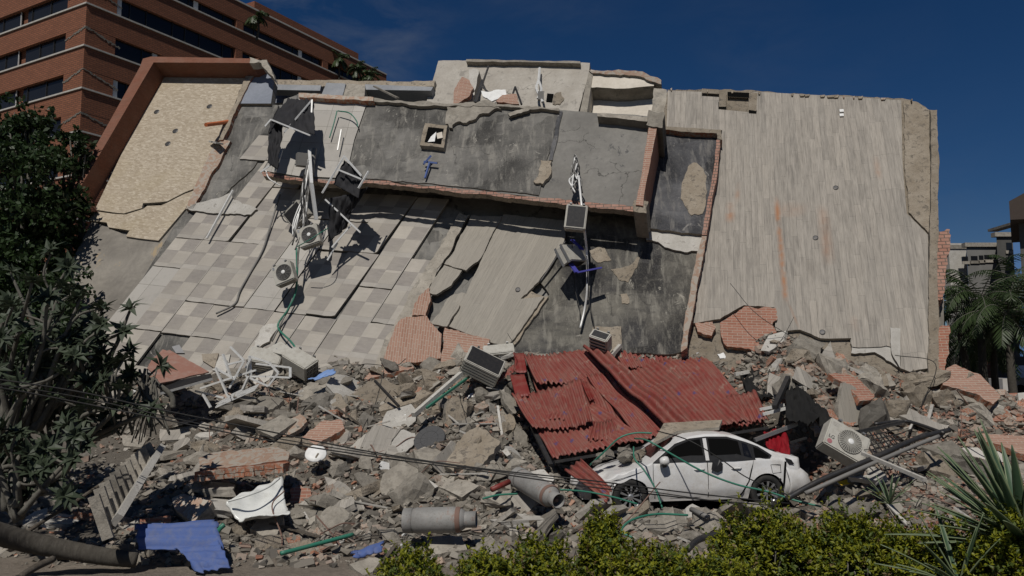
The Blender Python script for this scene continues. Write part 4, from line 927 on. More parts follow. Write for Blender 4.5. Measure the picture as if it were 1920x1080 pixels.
# ---------------------------------------------------------------- red corrugated roof
def corr(name, label, tl, tr_, br, bl, mat=None, pitch=.125, amp=.026, seed=0, jagl=.1, parent=None, bend=0.):
    a, b, c, d = [at(*p) for p in (tl, tr_, br, bl)]
    Wd = max((b-a).length, (c-d).length); Ln = max((d-a).length, (c-b).length)
    nu = int(Wd/pitch*8); nv = max(6, int(Ln/.14)); V, UV, Fc = [], [], []; r = random.Random(seed)
    n = (b-a).cross(d-a).normalized()
    if n.dot(CAMP-a) < 0: n = -n
    j0 = [r.uniform(0, jagl) for _ in range(nu//4+3)]; j1 = [r.uniform(0, jagl) for _ in range(nu//4+3)]
    for j in range(nv+1):
        for i in range(nu+1):
            u = i/nu; v0 = j0[i//4]*.5/Ln; v1 = 1-j1[i//4]/Ln; v = lerp(v0, v1, j/nv)
            p = a.lerp(b, u).lerp(d.lerp(c, u), v)
            p = p + n*(amp*math.sin(2*math.pi*u*Wd/pitch) + .13*noise.noise(Vector((u*Wd*.7, v*Ln*.7, seed))) + .05*noise.noise(Vector((u*Wd*2.2, v*Ln*1.6, seed+9))) + bend*math.sin(math.pi*v)*math.sin(math.pi*u))
            V.append(p); UV.append((u*Wd, v*Ln))
    for j in range(nv):
        for i in range(nu): k = j*(nu+1)+i; Fc.append((k, k+1, k+nu+2, k+nu+1))
    me_uv = {}
    o = build(name, V, Fc, mat or M['corr'], parent, smooth=True)
    uvl = o.data.uv_layers[0]
    for l in o.data.loops: uvl.data[l.index].uv = UV[l.vertex_index]
    s = o.modifiers.new('thick', 'SOLIDIFY'); s.thickness = .006
    return tag(o, label) if parent is not None else tag(o, label, 'roof sheet')
RR = empty('corrugated_roof', at(1200,740,19.2), 'large torn red corrugated metal roof draped over the rubble behind the white car', 'roof')
corr('roof_sheet', 'upper rear sheet', (1150,655,21.0),(1350,664,20.9),(1345,672,20.5),(1172,694,20.4), seed=1, parent=RR)
corr('roof_sheet', 'broad sheet underneath', (985,674,21.15),(1312,674,21.1),(1425,797,18.1),(1048,850,17.5), seed=40, parent=RR, bend=.05)
corr('roof_sheet', 'main right sheet with rows of blue paint blotches', (1160,688,20.7),(1318,665,20.6),(1440,797,17.7),(1288,808,17.6), seed=2, parent=RR, bend=.16)
corr('roof_sheet', 'dusty right corner sheet', (1352,748,18.75),(1416,726,18.8),(1443,796,17.6),(1388,803,17.6), seed=4, parent=RR)
corr('roof_sheet', 'upper middle sheet', (1028,663,20.9),(1108,656,20.9),(1185,735,19.6),(1120,770,19.3), seed=5, parent=RR)
corr('roof_sheet', 'middle sheet with long ridges', (1098,700,20.1),(1180,695,20.2),(1292,805,17.9),(1205,832,17.6), seed=6, parent=RR)
corr('roof_sheet', 'raised ridge fold', (1092,650,20.7),(1122,643,20.8),(1296,800,17.5),(1258,808,17.4), seed=7, parent=RR, pitch=.2, amp=.075)
corr('roof_sheet', 'upper left dusty sheet', (982,665,20.7),(1040,662,20.8),(1090,715,19.7),(1008,722,19.6), seed=8, parent=RR)
corr('roof_sheet', 'left sheet', (958,738,19.2),(1088,712,19.5),(1112,795,17.9),(1000,806,17.8), seed=9, parent=RR)
corr('roof_sheet', 'lower left sheet hanging over the cavity', (1000,790,18.2),(1118,752,18.9),(1216,826,17.5),(1038,862,17.1), seed=10, parent=RR)
corr('roof_sheet', 'clean bright red strip at the left edge', (956,702,20.2),(982,698,20.1),(996,745,19.1),(968,748,19.1), M['corr_red'], seed=11, parent=RR, amp=.004)
corr('roof_sheet', 'clean bright red strip at the top left', (962,660,20.9),(982,660,20.8),(988,700,20.),(970,704,20.), M['corr_red'], seed=12, parent=RR, amp=.006)
corr('roof_sheet', 'torn folded scrap lying crosswise', (1046,757,19.0),(1076,750,19.0),(1068,795,18.2),(1012,797,18.2), seed=13, parent=RR, pitch=.1)
corr('roof_sheet', 'bright torn sliver', (1088,712,19.8),(1102,716,19.8),(1115,752,19.0),(1106,756,19.0), M['corr_red'], seed=14, parent=RR, amp=.02, pitch=.07)
corr('roof_sheet', 'crumpled lower scrap', (1112,790,18.2),(1150,785,18.2),(1170,822,17.5),(1100,822,17.5), seed=15, parent=RR, pitch=.1)
corr('roof_sheet', 'corner flap', (922,722,19.9),(968,680,20.6),(978,698,20.3),(930,718,19.9), seed=17, parent=RR, amp=.01)
m = MB(); m.bar(at(998,800,18.2), at(1033,872,17.0), .09, .05); m.bar(at(1040,866,17.0), at(1225,836,17.4), .07, .05); m.bar(at(1225,836,17.4), at(1440,802,17.6), .06, .05); m.make('roof_purlin', M['darksteel'], RR)
o = corr('roof_sheet', 'loose red corrugated strip leaning across the front wheel of the car', (1058,882,16.2),(1088,858,16.3),(1150,918,15.2),(1140,946,15.0), seed=18, pitch=.13, amp=.03); o.name = 'corrugated_strip'
at_plate('roof_board', 'grey board tilted on top of the car roof', 'board', [(1245,793,17.0),(1354,787,17.0),(1348,801,16.6),(1270,808,16.5),(1222,832,16.3)], .06, [M['conc_brown'], M['conc']])
frame_obj('batten', 'slanted pale batten lying on the upper middle of the red roof', 'batten', [(at(1163,648,20.9), at(1146,667,20.5))], M['conc_pale'], .09)
frame_obj('white_beam', 'white beam end poking out at the upper right corner of the red roof', 'beam', [(at(1305,664,20.6), at(1352,660,20.7))], M['whitemetal'], .08)
# black shade cloth and its rods right of the roof
drape('shade_cloth', 'black shade cloth draped over rubble right of the red roof', 'cloth', [at(1385,698,20.2), at(1465,690,19.8), at(1475,745,18.6), at(1405,745,18.8)], M['cloth_black'], seed=21, amp=.22, fold=4.)
drape('shade_cloth', 'black shade cloth hanging in a dark fold towards the big air conditioner', 'cloth', [at(1470,700,19.2), at(1500,725,18.6), at(1572,800,16.6), at(1475,790,16.6)], M['cloth_black'], seed=25, amp=.25, fold=4.)
frame_obj('dark_rod', 'dark square post leaning between the two black cloths', 'post', [(at(1478,708,18.4), at(1452,764,17.4))], M['darksteel'], .1)
frame_obj('white_rod', 'upper of two short white rods right of the roof corner', 'rod', [(at(1424,768,17.9), at(1470,759,18.0))], M['whitemetal'], .06)
frame_obj('white_rod', 'lower of two short white rods right of the roof corner', 'rod', [(at(1430,777,17.7), at(1476,765,17.8))], M['whitemetal'], .06)
frame_obj('dark_rod', 'brown metal rod slanting above the red cloth', 'rod', [(at(1415,825,16.6), at(1494,795,16.9))], M['steel'], .07)
frame_obj('dark_rod', 'short thin dark rod right of the red cloth', 'rod', [(at(1482,830,16.2), at(1512,821,16.3))], M['darksteel'], .04)
frame_obj('white_beam', 'pair of grey battens sticking out above the roof corner', 'batten', [(at(1378,702,19.8), at(1404,697,19.9)), (at(1340,675,20.6), at(1368,670,20.7))], M['conc_pale'], .08)
frame_obj('white_rod', 'small white rod upright in the brick rubble above the black cloth', 'rod', [(at(1529,734,18.6), at(1537,750,18.3))], M['white'], .07)
frame_obj('white_rod', 'white rod standing in the earth below the broken planks', 'rod', [(at(1696,704,20.2), at(1688,733,19.8))], M['white'], .04)
drape('red_cloth', 'crumpled red cloth hanging behind the rear of the car', 'cloth', [at(1432,812,17.0), at(1474,806,16.9), at(1484,858,16.4), at(1438,838,16.5)], M['red_cloth'], seed=31, amp=.14, fold=1.6)
# metal rack and long poles, right
root = empty('metal_rack', at(1670,820,15.8), 'black burnt metal rack with bars lying behind the agave', 'rack')
for k in range(9): m = MB(); m.bar(at(1612+k*9, 806+k*1.5+ (k%2), 16.4), at(1640+k*9.5, 858-k*2, 15.4), .02); m.make('rack_bar', M['darksteel'], root)
for k in range(7): m = MB(); m.bar(at(1612+k*5, 812+k*8, 16.3-k*.12), at(1690+k*3, 795+k*8, 16.4-k*.12), .02); m.make('rack_bar', M['darksteel'], root)
m = MB(); m.bar(at(1580,815,16.3), at(1695,790,16.6), .05); m.bar(at(1630,860,15.3), at(1740,812,15.8), .06); m.make('rack_frame', M['darksteel'], root)
wire('black_pole', 'long bundle of dark poles running from the car to the right', 'pole', [at(1475,935,14.4), at(1540,900,14.6), at(1640,858,15.), at(1720,822,15.6), at(1780,806,16.)], .05, M['darksteel'])
wire('black_pole', 'second dark pole lying just below the first bundle', 'pole', [at(1510,925,14.3), at(1600,885,14.5), at(1700,842,15.2), at(1760,818,15.6)], .04, M['cable_grey'])
wire('black_pole', 'thin dark tube lying on the brick rubble towards the palm side', 'pole', [at(1640,795,16.6), at(1700,790,16.8), at(1770,812,15.8)], .035, M['darksteel'])
frame_obj('white_rod', 'long pale rail running from the big air conditioner to the agave', 'rail', [(at(1617,850,15.2), at(1735,900,13.6))], M['conc_pale'], .06)
# ---------------------------------------------------------------- power lines sagging across the foreground
def line_px(name, label, pts, r, mat, grp=None): return wire(name, label, 'cable', [at(*p) for p in pts], r, mat, 6, grp)
line_px('power_line', 'upper black power line sagging from the left edge across the rubble', [(-60,707,11.),(0,712,11.3),(150,735,11.8),(300,768,12.2),(500,808,12.7),(700,848,13.2),(900,878,13.5),(1100,900,13.7),(1300,925,14.0),(1480,944,14.3)], .012, M['cable_black'])
line_px('power_line', 'lower black power line running parallel in front of the rubble', [(-60,722,11.),(0,727,11.2),(150,755,11.7),(300,785,12.1),(500,825,12.6),(700,856,13.1),(900,883,13.4),(1100,912,13.6),(1300,935,13.9),(1450,948,14.2)], .012, M['cable_black'])
line_px('power_line', 'thin dark wire between the two foreground power lines', [(-60,713,11.1),(150,745,11.8),(400,800,12.4),(640,842,13.0),(900,880,13.3),(1150,912,13.6),(1380,945,14.1)], .009, M['cable_black'])
line_px('power_line', 'single wire crossing the side of the car from roof to rear wheel', [(1232,808,16.0),(1290,825,15.1),(1350,860,15.05),(1400,895,15.0),(1470,925,14.9),(1520,945,14.9)], .012, M['cable_black'])
line_px('hose', 'green hose crossing the car doors down to the rear wheel', [(1190,822,16.2),(1214,826,15.2),(1260,852,15.05),(1320,885,15.),(1380,908,14.95),(1440,922,14.9),(1490,938,14.8),(1540,950,14.6)], .018, M['green'])
line_px('hose', 'green hose looping from the rubble over the car bonnet', [(1106,872,16.6),(1130,850,16.4),(1160,822,16.3),(1190,812,16.3),(1222,812,16.2)], .018, M['green'])
line_px('hose', 'green hose hanging down over the front door of the car', [(1188,838,15.6),(1190,860,15.3),(1208,882,15.15),(1228,915,15.05),(1242,953,14.9)], .016, M['green'])
line_px('hose', 'green hose stretched from the left cylinder gap to the front wheel', [(1050,918,14.8),(1100,922,14.9),(1150,932,14.9),(1195,945,14.9)], .018, M['green'])
line_px('hose', 'green hose lying on the ground in front of the car sill', [(1185,1008,12.9),(1165,995,13.0),(1185,975,13.4),(1230,964,13.8),(1290,966,13.9)], .02, M['green'])
line_px('hose', 'short green hose end left of the upper gas cylinder', [(905,935,14.8),(935,928,14.9),(970,926,15.0)], .02, M['green'])
# ---------------------------------------------------------------- white sedan
def carpaint():
    s = N('white_car_paint'); O = s.co.outputs['Object']
    z = s.n('SeparateXYZ', {0: O}).outputs[2]
    d = s.noise(O, 3.5, 8, .75); d2 = s.noise(O, 22, 6, .7)
    k = s.math('MULTIPLY', s.rng(d, .38, .62), s.rng(d2, .2, .7)); c = s.mix(s.math('MULTIPLY', k, .5), (.66, .66, .655), (.34, .29, .22))
    c = s.mix(s.math('MULTIPLY', s.rng(z, .5, .2), .35), c, (.36, .32, .26))
    m = s.fin(c, s.rng(d, .3, .7, .22, .6), s.bump(d, .12, .01), 0, .5); s.b.inputs['Coat Weight'].default_value = .35; return m
M['car'] = carpaint()
s = N('dusty_car_glass'); d_ = s.noise(s.co.outputs['Object'], 5, 7, .7)
M['carglass'] = s.fin(s.mix(s.rng(d_, .5, .75, 0, .35), (.008, .008, .009), (.10, .095, .085)), .12, None, 0, .5)
M['tyre'] = plain('tyre_rubber', (.02, .02, .02), .85, 0, .5, 6, .3, (.10, .09, .075))
M['alloy'] = plain('alloy_rim', (.5, .5, .5), .35, .75, .35, 9)
ZU = [(-2.25,.42),(-2.2,.60),(-1.95,.72),(-1.5,.80),(-1.0,.90),(-.88,.96),(-.62,1.14),(-.35,1.31),(-.1,1.40),(.2,1.44),(.5,1.44),(.85,1.39),(1.15,1.27),(1.45,1.12),(1.62,1.05),(1.9,1.0),(2.1,.95),(2.2,.8)]
WX = (-1.38, 1.32)
def hw(x):
    w = .89
    if x < -1.3: w -= .22*((-x-1.3)/.95)**2.2
    if x > 1.3: w -= .14*((x-1.3)/.9)**2
    return w
def side_y(x, z):
    y = hw(x)
    if z > .95: return y-.045 - .50*(z-.95)*.75
    for wx in WX:                                             # flared arches
        d = math.hypot(x-wx, z-.33)
        if d < .52: y += .022*(1-max(0, (d-.36)/.16))
    return y - .05*((z-.62)/.42)**2 - (.03 if z < .32 else 0)
def car():
    a, b = at(1165, 925, 15.75), at(1425, 918, 16.25)
    root = empty('white_car', Vector(((a.x+b.x)/2-.03+.10, (a.y+b.y)/2+.85, .27)), 'dusty white saloon car crushed at the front beside the red corrugated roof', 'car', rot=(0, R(-.8), R(7)))
    xs = [-2.25+.05*i for i in range(int(4.35/.05)+1)]
    NR = 16; V, Fc = [], []; rows = []
    for x in xs:
        zu = curve1(x, ZU); zl = .22 + .04*sm(1.6, 2.1, x) + .05*sm(-1.8, -2.2, x)
        for wx in WX:
            d = abs(x-wx)
            if d < .365: zl = max(zl, .33+math.sqrt(.365**2-d*d))
        zb = min(.95, zu-.02); col = []
        zs = [lerp(zl, zb, i/9) for i in range(10)] + [lerp(zb, zu, i/6) for i in range(1, 7)]
        for z in zs: col.append((x, side_y(x, z), z))
        # shoulder then across the top
        yt = col[-1][1]
        for k in range(1, 9): t = k/8; col.append((x, yt*(1-t), zu + (.045 if zu > .95 else .03)*(1-(1-t)**2) ))
        rows.append(col)
    nper = len(rows[0]); crush = lambda p: p
    def dent(p, s):
        x, y, z = p
        if x < -1.0 and z > .6:
            k = sm(-1.0, -1.8, x); z -= k*(.12*abs(noise.noise(Vector((x*3, y*2*s, 1))))*1.5 + .10*sm(.2, .9, y*0+.5)); y += k*.03*noise.noise(Vector((x*6, z*5, s)))
        if x > 1.35: y += .03*noise.noise(Vector((x*5, z*4, s+3)))*sm(1.35, 1.7, x)
        y += .016*noise.noise(Vector((x*1.7, z*2.6, s))) + .006*noise.noise(Vector((x*6, z*5, s)))
        return (x, y, z)
    for sgn in (-1, 1):
        base = len(V)
        for col in rows:
            for p in col: x, y, z = dent(p, sgn if p[1] > .02 else 0); V.append((x, y*sgn, z))
        for i in range(len(xs)-1):
            for k in range(nper-1):
                q = (base+i*nper+k, base+(i+1)*nper+k, base+(i+1)*nper+k+1, base+i*nper+k+1); Fc.append(q if sgn < 0 else q[::-1])
    n0 = len(xs)*nper
    for i in (0, len(xs)-1):
        for k in range(nper-1):
            q = (i*nper+k, i*nper+k+1, n0+i*nper+k+1, n0+i*nper+k); Fc.append(q if i == 0 else q[::-1])
    bo = build('body', V, Fc, M['car'], root, False, smooth=True, recentre=False)
    m = MB(); m.box((-2.1,-.78,.2), (1.95,.78,.62)); m.box((-.75,-.6,.62), (1.3,.6,.9)); m.make('underbody', M['black'], root, False, recentre=False)
    def sp(x, z, e=.006, s=-1): return Vector((x, s*(side_y(x, z)+e), z))
    def glass(name, pts, s, mat='carglass', e=.006):
        pts = [p for i in range(len(pts)) for p in [(lerp(pts[i][0], pts[(i+1) % len(pts)][0], t/4), lerp(pts[i][1], pts[(i+1) % len(pts)][1], t/4)) for t in range(4)]]
        c = (sum(p[0] for p in pts)/len(pts), sum(p[1] for p in pts)/len(pts)); P = [sp(x, z, e, s) for x, z in pts]+[sp(*c, e, s)]; n = len(pts)
        f = [(i, (i+1) % n, n) for i in range(n)]
        if s > 0: f = [q[::-1] for q in f]
        return build(name, P, f, M[mat], root, False, recentre=False)
    for s in (-1, 1):
        glass('window_surround', [(-.93,.945),(-.44,1.285),(-.14,1.375),(.2,1.405),(.62,1.395),(.98,1.29),(1.22,1.2),(1.47,1.03),(1.42,.965),(1.0,.945),(.0,.94)], s, 'black', .012)
        glass('door_window', [(-.80,.975),(-.44,1.235),(-.15,1.335),(.07,1.36),(.10,.975)], s, 'void' if s < 0 else 'carglass', .018)
        glass('door_window', [(.235,1.37),(.62,1.355),(.83,1.30),(.86,.98),(.235,.975)], s, 'void' if s < 0 else 'carglass', .018)
        glass('quarter_window', [(.90,1.28),(1.0,1.24),(1.06,.985),(.90,.98)], s, 'carglass', .018)
        glass('quarter_window', [(1.12,1.2),(1.22,1.155),(1.41,1.02),(1.38,.99),(1.12,.985)], s, 'void', .018)
        glass('door_pillar', [(.125,1.372),(.195,1.376),(.195,.965),(.125,.965)], s, 'car', .024)
        glass('rear_pillar', [(1.065,1.22),(1.105,1.21),(1.12,.97),(1.075,.97)], s, 'black', .024)
    # windscreen and back window
    for nm, x0, x1, w0, w1 in (('windscreen', -.86, -.34, .66, .54), ('rear_window', .93, 1.43, .52, .62)):
        V2, F2 = [], []
        for i in range(6):
            x = lerp(x0, x1, i/5); zu = curve1(x, ZU); w = lerp(w0, w1, i/5)
            for k in range(9): t = k/8*2-1; V2.append((x-.0, w*t, zu+.045*(1-t*t)+.010))
        for i in range(5):
            for k in range(8): q = (i*9+k, (i+1)*9+k, (i+1)*9+k+1, i*9+k+1); F2.append(q)
        build(nm, V2, F2, M['carglass'], root, False, recentre=False)
    def seam(pts, r=.006, nm='door_seam', mt='void'):
        m = MB(); m.tube([sp(x, z, -.0015) for x, z in pts], r, 5); m.make(nm, M[mt], root, False, recentre=False)
    def ln(a, b, n=8): return [(lerp(a[0], b[0], i/n), lerp(a[1], b[1], i/n)) for i in range(n+1)]
    seam(ln((-.90,.27),(-.93,.7)) + ln((-.93,.7),(-.92,.94))[1:]); seam(ln((.15,.26),(.15,.95)), .008); seam(ln((.80,.30),(.95,.55)) + ln((.95,.55),(1.08,.94))[1:], .014)
    seam(ln((-.90,.27),(.80,.28), 20), .005); seam(ln((1.66,.45),(1.74,.9)), .022, 'torn_gap'); seam(ln((-1.75,.62),(-1.1,.80)), .005)
    for q in (((1.42,.85),(1.62,.85)), ((1.62,.85),(1.62,.70)), ((1.62,.70),(1.44,.69)), ((1.44,.69),(1.42,.85))): seam(ln(*q, 3), .005, 'fuel_flap_seam')
    for x0 in (-.12, .62):
        m = MB(); P = [sp(x0+.2*i/5, .80+.008*math.sin(i/5*math.pi), .03 if 0 < i < 5 else .0) for i in range(6)]; m.tube(P, .014, 6); m.make('door_handle', M['white'], root, False, True, False)
    m = MB(); m.lathe([(.001,-.09),(.06,-.075),(.085,-.03),(.09,.03),(.075,.075),(.001,.09)], 14, 0, Matrix.Translation((-.74,-1.0,.99)) @ Matrix.Rotation(R(80), 4, 'Y'))
    mr = m.make('mirror', M['car'], root, False, True, False); m = MB(); m.lathe([(.001,-.07),(.07,-.04),(.075,.03),(.05,.06),(.001,.07)], 12, 0, Matrix.Translation((-.75,-.99,.94)) @ Matrix.Rotation(R(80), 4, 'Y')); m.bar((-.74,-.88,.96), (-.74,-.98,.95), .06, .04); m.make('mirror_base', M['black'], mr, 'sub')
    glass('door_trim_flap', [(.20,.80),(.24,.96),(.36,1.0),(.44,.90),(.42,.78),(.32,.74)], -1, 'black', .05)
    glass('screw_cap', [(1.55,.57),(1.58,.60),(1.61,.58),(1.60,.54),(1.56,.54)], -1, 'black', .012)
    # rear bumper hanging off, boot edge, tail light
    V2, F2 = [], []; xs2 = [1.76+.05*i for i in range(13)]; 
    for x in xs2:
        zt = lerp(.88, .60, sm(1.85, 2.4, x)); zb_ = lerp(.24, .34, sm(2.0, 2.4, x)); w = hw(min(x, 2.2)) - .55*sm(2.05, 2.55, x)**2 + .05
        for k in range(9): z = lerp(zb_, zt, k/8); V2.append((x + .03*math.sin(k*.6), -(w-.09*((z-.55)/.3)**2 + .015*noise.noise(Vector((x*6, z*6, 0)))), z))
    nn = len(xs2)
    for i in range(nn-1):
        for k in range(8): F2.append((i*9+k, (i+1)*9+k, (i+1)*9+k+1, i*9+k+1))
    b0 = len(V2)
    for k in range(9): x, y, z = V2[(nn-1)*9+k]; V2.append((x+.02, .3, z))
    for k in range(8): F2.append(((nn-1)*9+k, b0+k, b0+k+1, (nn-1)*9+k+1))
    o = build('rear_bumper', V2, F2, M['car'], root, False, smooth=True, recentre=False); o['label'] = 'loose scratched rear bumper'
    o.modifiers.new('thick', 'SOLIDIFY').thickness = .006
    glass('tail_light', [(1.72,.98),(1.86,.93),(1.92,.84),(1.80,.86)], -1, 'black', .03)
    # wheels
    for x in WX:
        for s in (-1, 1):
            cy = s*.80; Mx = Matrix.Translation((x, cy, .33)) @ Matrix.Rotation(R(90)*(1 if s < 0 else -1), 4, 'X')
            m = MB(); m.lathe([(.215,-.10),(.30,-.10),(.325,-.07),(.328,0),(.325,.07),(.305,.095),(.225,.10),(.215,.06),(.215,-.10)], 40, 0, Mx, False); w = m.make('wheel', M['tyre'], root, False, True)
            m = MB(); m.lathe([(.222,.098),(.222,.06),(.20,.04),(.198,-.06)], 40, 0, Mx, False)
            for k in range(10):
                a_ = k*R(36)+.2
                for dd in (-.06, .06):
                    p = Mx @ Vector((.04*math.cos(a_), .04*math.sin(a_), .075)); q = Mx @ Vector((.215*math.cos(a_+dd), .215*math.sin(a_+dd), .09)); m.bar(p, q, .018, .02, up=Vector((0, 1, 0)))
            m.lathe([(.055,.05),(.055,.085),(.03,.095)], 16, 0, Mx); m.make('rim', M['alloy'], w, 'sub')
            m = MB(); m.lathe([(.20,.0),(.20,.01)], 24, 0, Mx); m.make('brake_disc', M['void'], w, 'sub')
            m = MB(); Mw = Matrix.Translation((x, s*.70, .33)) @ Matrix.Rotation(R(90)*(1 if s < 0 else -1), 4, 'X'); m.lathe([(.40,-.25),(.395,.04)], 30, 0, Mw); m.make('wheel_well', M['void'], root, False, recentre=False)
    return root
car()
# ---------------------------------------------------------------- gas cylinders
def cylmat(name, seed):
    s = N(name); O = s.co.outputs['Object']; a = s.noise(O, 2.2, 8, .7); c = s.mix(s.rng(a, .35, .65), (.20, .195, .185), (.30, .295, .28))
    b = s.noise(O, 4.5, 8, .75); c = s.mix(s.rng(b, .56, .68, 0, .8), c, (.21, .10, .06)); f = s.noise(O, 40, 4); c = s.mix(s.rng(f, .55, .7, 0, .4), c, (.1, .07, .05))
    return s.fin(c, .7, s.bump(a, .2, .01), .1, .3)
M['gas'] = cylmat('grey_gas_cylinder', 0); M['rust'] = plain('rusty_band', (.19, .115, .09), .8, .1, .4, 9)
def cylinder(label, p, q, r_):
    root = empty('gas_cylinder', (p+q)/2, label, 'gas cylinder'); z = (q-p).normalized(); L = (q-p).length
    Mx = Matrix.Translation(p) @ z.to_track_quat('Z', 'Y').to_matrix().to_4x4()
    m = MB(); m.lathe([(.001, 0),(.6*r_, .01),(r_*.9, .05),(r_, .12),(r_*1.012, .13),(r_, .14),(r_, L-.30),(r_*1.012, L-.29),(r_, L-.28),(r_*.93, L-.19),(r_*.7, L-.11),(r_*.5, L-.09)], 32, 0, Mx); m.make('tank', M['gas'], root, True, True)
    m = MB(); m.lathe([(r_*.96,-.09),(r_*.97,.06),(r_*.92,.06),(r_*.92,-.09),(r_*.96,-.09)], 32, 0, Mx, False); m.make('foot_ring', M['gas'], root, True, True)
    m = MB(); m.lathe([(r_*.985, L-.245),(r_*1.01, L-.22),(r_*.93,L-.17)], 32, 0, Mx, False); m.make('rust_band', M['rust'], root, True, True)
    m = MB(); m.lathe([(r_*.62,L-.12),(r_*.64,L+.08),(r_*.58,L+.08),(r_*.57,L-.12)], 24, 0, Mx, False); m.make('valve_guard', M['gas'], root, True, True)
    m = MB(); m.lathe([(.05,L-.11),(.05,L-.02),(.03,L+.03)], 12, 0, Mx); m.make('valve', M['rust'], root)
cylinder('grey gas cylinder lying level in front of the rubble above the hedge', at(768, 976, 13.6), at(884, 974, 13.5), .205)
cylinder('grey gas cylinder with rusty neck pointing down towards the hedge', at(975, 897, 15.5), at(1043, 937, 14.4), .20)
# ---------------------------------------------------------------- single pieces lying on the rubble
def conemat():
    s = N('ribbed_grey_disc'); O = s.co.outputs['Object']; q = s.n('SeparateXYZ', {0: O})
    a = s.noise(O, 60, 4); c = s.mix(a, (.05, .05, .052), (.10, .10, .10)); return s.fin(c, .9, s.bump(a, .5, .01))
M['disc'] = conemat()
g = at(805, 823, 17.6); nn = Vector((-.25, -.72, .65)).normalized(); Mx = Matrix.Translation(g) @ nn.to_track_quat('Z', 'Y').to_matrix().to_4x4()
m = MB(); m.lathe([(.33,-.09),(.345,-.08),(.345,.0),(.33,.012),(.20,.012),(.195,.006),(.19,.012),(.001,.014)], 40, 0, Mx)
for k in range(12): a_ = k*R(30); m.bar(Mx @ Vector((.03*math.cos(a_), .03*math.sin(a_), .012)), Mx @ Vector((.31*math.cos(a_), .31*math.sin(a_), .012)), .006)
tag(m.make('round_cover', M['disc']), 'round dark grey ribbed cover leaning on the concrete rubble', 'manhole cover')
g = at(592, 852, 16.6); nn = Vector((.1, -.8, .6)).normalized(); Mx = Matrix.Translation(g) @ nn.to_track_quat('Z', 'Y').to_matrix().to_4x4()
m = MB(); m.lathe([(.20,-.02),(.215,0),(.20,.015),(.08,.02),(.001,.015)], 28, 0, Mx)
for i, v in enumerate(m.v):
    l = Mx.inverted() @ v; l.y *= .82 if l.y < 0 else 1.05; m.v[i] = Mx @ l
lid = m.make('toilet_lid', M['white'], smooth=True); tag(lid, 'white oval toilet lid standing in the rubble', 'toilet lid')
m = MB(); m.bar(at(592,858,16.4), at(597,850,16.4), .04, .03); m.make('hinge', M['conc_brown'], lid)
def curved(name, label, cat, quad, mat, bend, jagg=.05, n=22, thick=.02, seed=0, ribs=0, uvs=False):
    a, b, c, d = [at(*q) for q in quad]; nrm = (b-a).cross(d-a).normalized()
    if nrm.dot(CAMP-a) < 0: nrm = -nrm
    V, Fc = [], []
    for j in range(n+1):
        for i in range(n+1):
            u, v = i/n, j/n
            e = 1+jagg*noise.noise(Vector((u*7, v*7, seed)))
            uu = .5+(u-.5)*e; vv = .5+(v-.5)*(1+jagg*1.6*noise.noise(Vector((u*6+3, v*4, seed+1))))
            p = a.lerp(b, uu).lerp(d.lerp(c, uu), vv)
            V.append(p + nrm*(bend*math.sin(math.pi*v)*(1 if not ribs else 1) + (.022*math.sin(ribs*2*math.pi*v) if ribs else 0) + .05*noise.noise(Vector((u*2, v*2, seed)))))
    for j in range(n):
        for i in range(n): k = j*(n+1)+i; Fc.append((k, k+1, k+n+2, k+n+1))
    o = build(name, V, Fc, mat, None, smooth=True); s_ = o.modifiers.new('thick', 'SOLIDIFY'); s_.thickness = thick
    return tag(o, label, cat)
o = curved('bathtub_fragment', 'curved white broken bathtub fragment lying on the front rubble', 'bathtub', [(424,941,14.6),(528,894,15.5),(545,962,14.2),(466,972,14.2)], M['ceramic'], -.22, .10, seed=3)
m = MB(); m.tube(spline([at(428,940,14.45), at(462,930,14.5), at(500,915,14.8), at(524,897,15.2)]), .02, 6); m.make('rim', M['ceramic'], o, smooth=True)
curved('blue_sheet', 'arched blue ribbed plastic sheet at the lower left in front of the rubble', 'plastic sheet', [(252,994,12.9),(395,982,13.3),(418,1032,12.5),(258,1032,12.4)], M['bluepaint'], .2, .09, ribs=5, seed=5)
curved('blue_sheet', 'lower blue ribbed flap reaching down to the dirt at lower left', 'plastic sheet', [(300,1015,12.75),(405,1012,12.8),(432,1066,12.2),(372,1074,12.1)], M['bluepaint'], .1, .14, ribs=5, seed=6)
curved('blue_scrap', 'crumpled blue plastic scrap lying on the dirt left of the hedge', 'plastic scrap', [(658,1040,12.8),(718,1017,13.2),(716,1035,12.8),(664,1046,12.7)], M['bluepaint'], .06, .3, seed=8)
curved('blue_scrap', 'small pale blue plastic strip beside the barred air conditioner', 'plastic scrap', [(578,712,20.5),(622,694,20.8),(630,700,20.6),(590,714,20.4)], plain('pale_blue', (.16,.27,.52), .6, 0, .3), .03, .3, seed=9)
wire('green_pipe', 'straight green pipe lying on the dirt in front of the rubble', 'pipe', [at(526,1038,12.9), at(595,1020,13.3), at(662,1002,13.7)], .035, M['green'])
o = wire('green_bottle', 'green bottle neck lying behind the blue sheet', 'bottle', [at(405,1000,13.3), at(412,991,13.4), at(420,984,13.45)], .045, M['green'])
frame_obj('white_beam', 'long pale wooden beam sloping down to the left of the red roof', 'beam', [(at(775,778,18.2), at(872,694,20.0))], M['conc_pale'], .10)
frame_obj('green_pipe', 'thin green pipe lying beside the pale sloping beam', 'pipe', [(at(800,765,18.5), at(880,706,20.0))], M['green'], .05)
frame_obj('dark_rod', 'dark rod lying on the large tan concrete plate', 'rod', [(at(703,714,19.8), at(748,762,18.9))], M['darksteel'], .05)
frame_obj('dark_rod', 'thin wood strip lying beside the grey cylinder on the hedge side', 'stick', [(at(703,1075,11.9), at(742,1024,12.6))], M['bark'], .06)
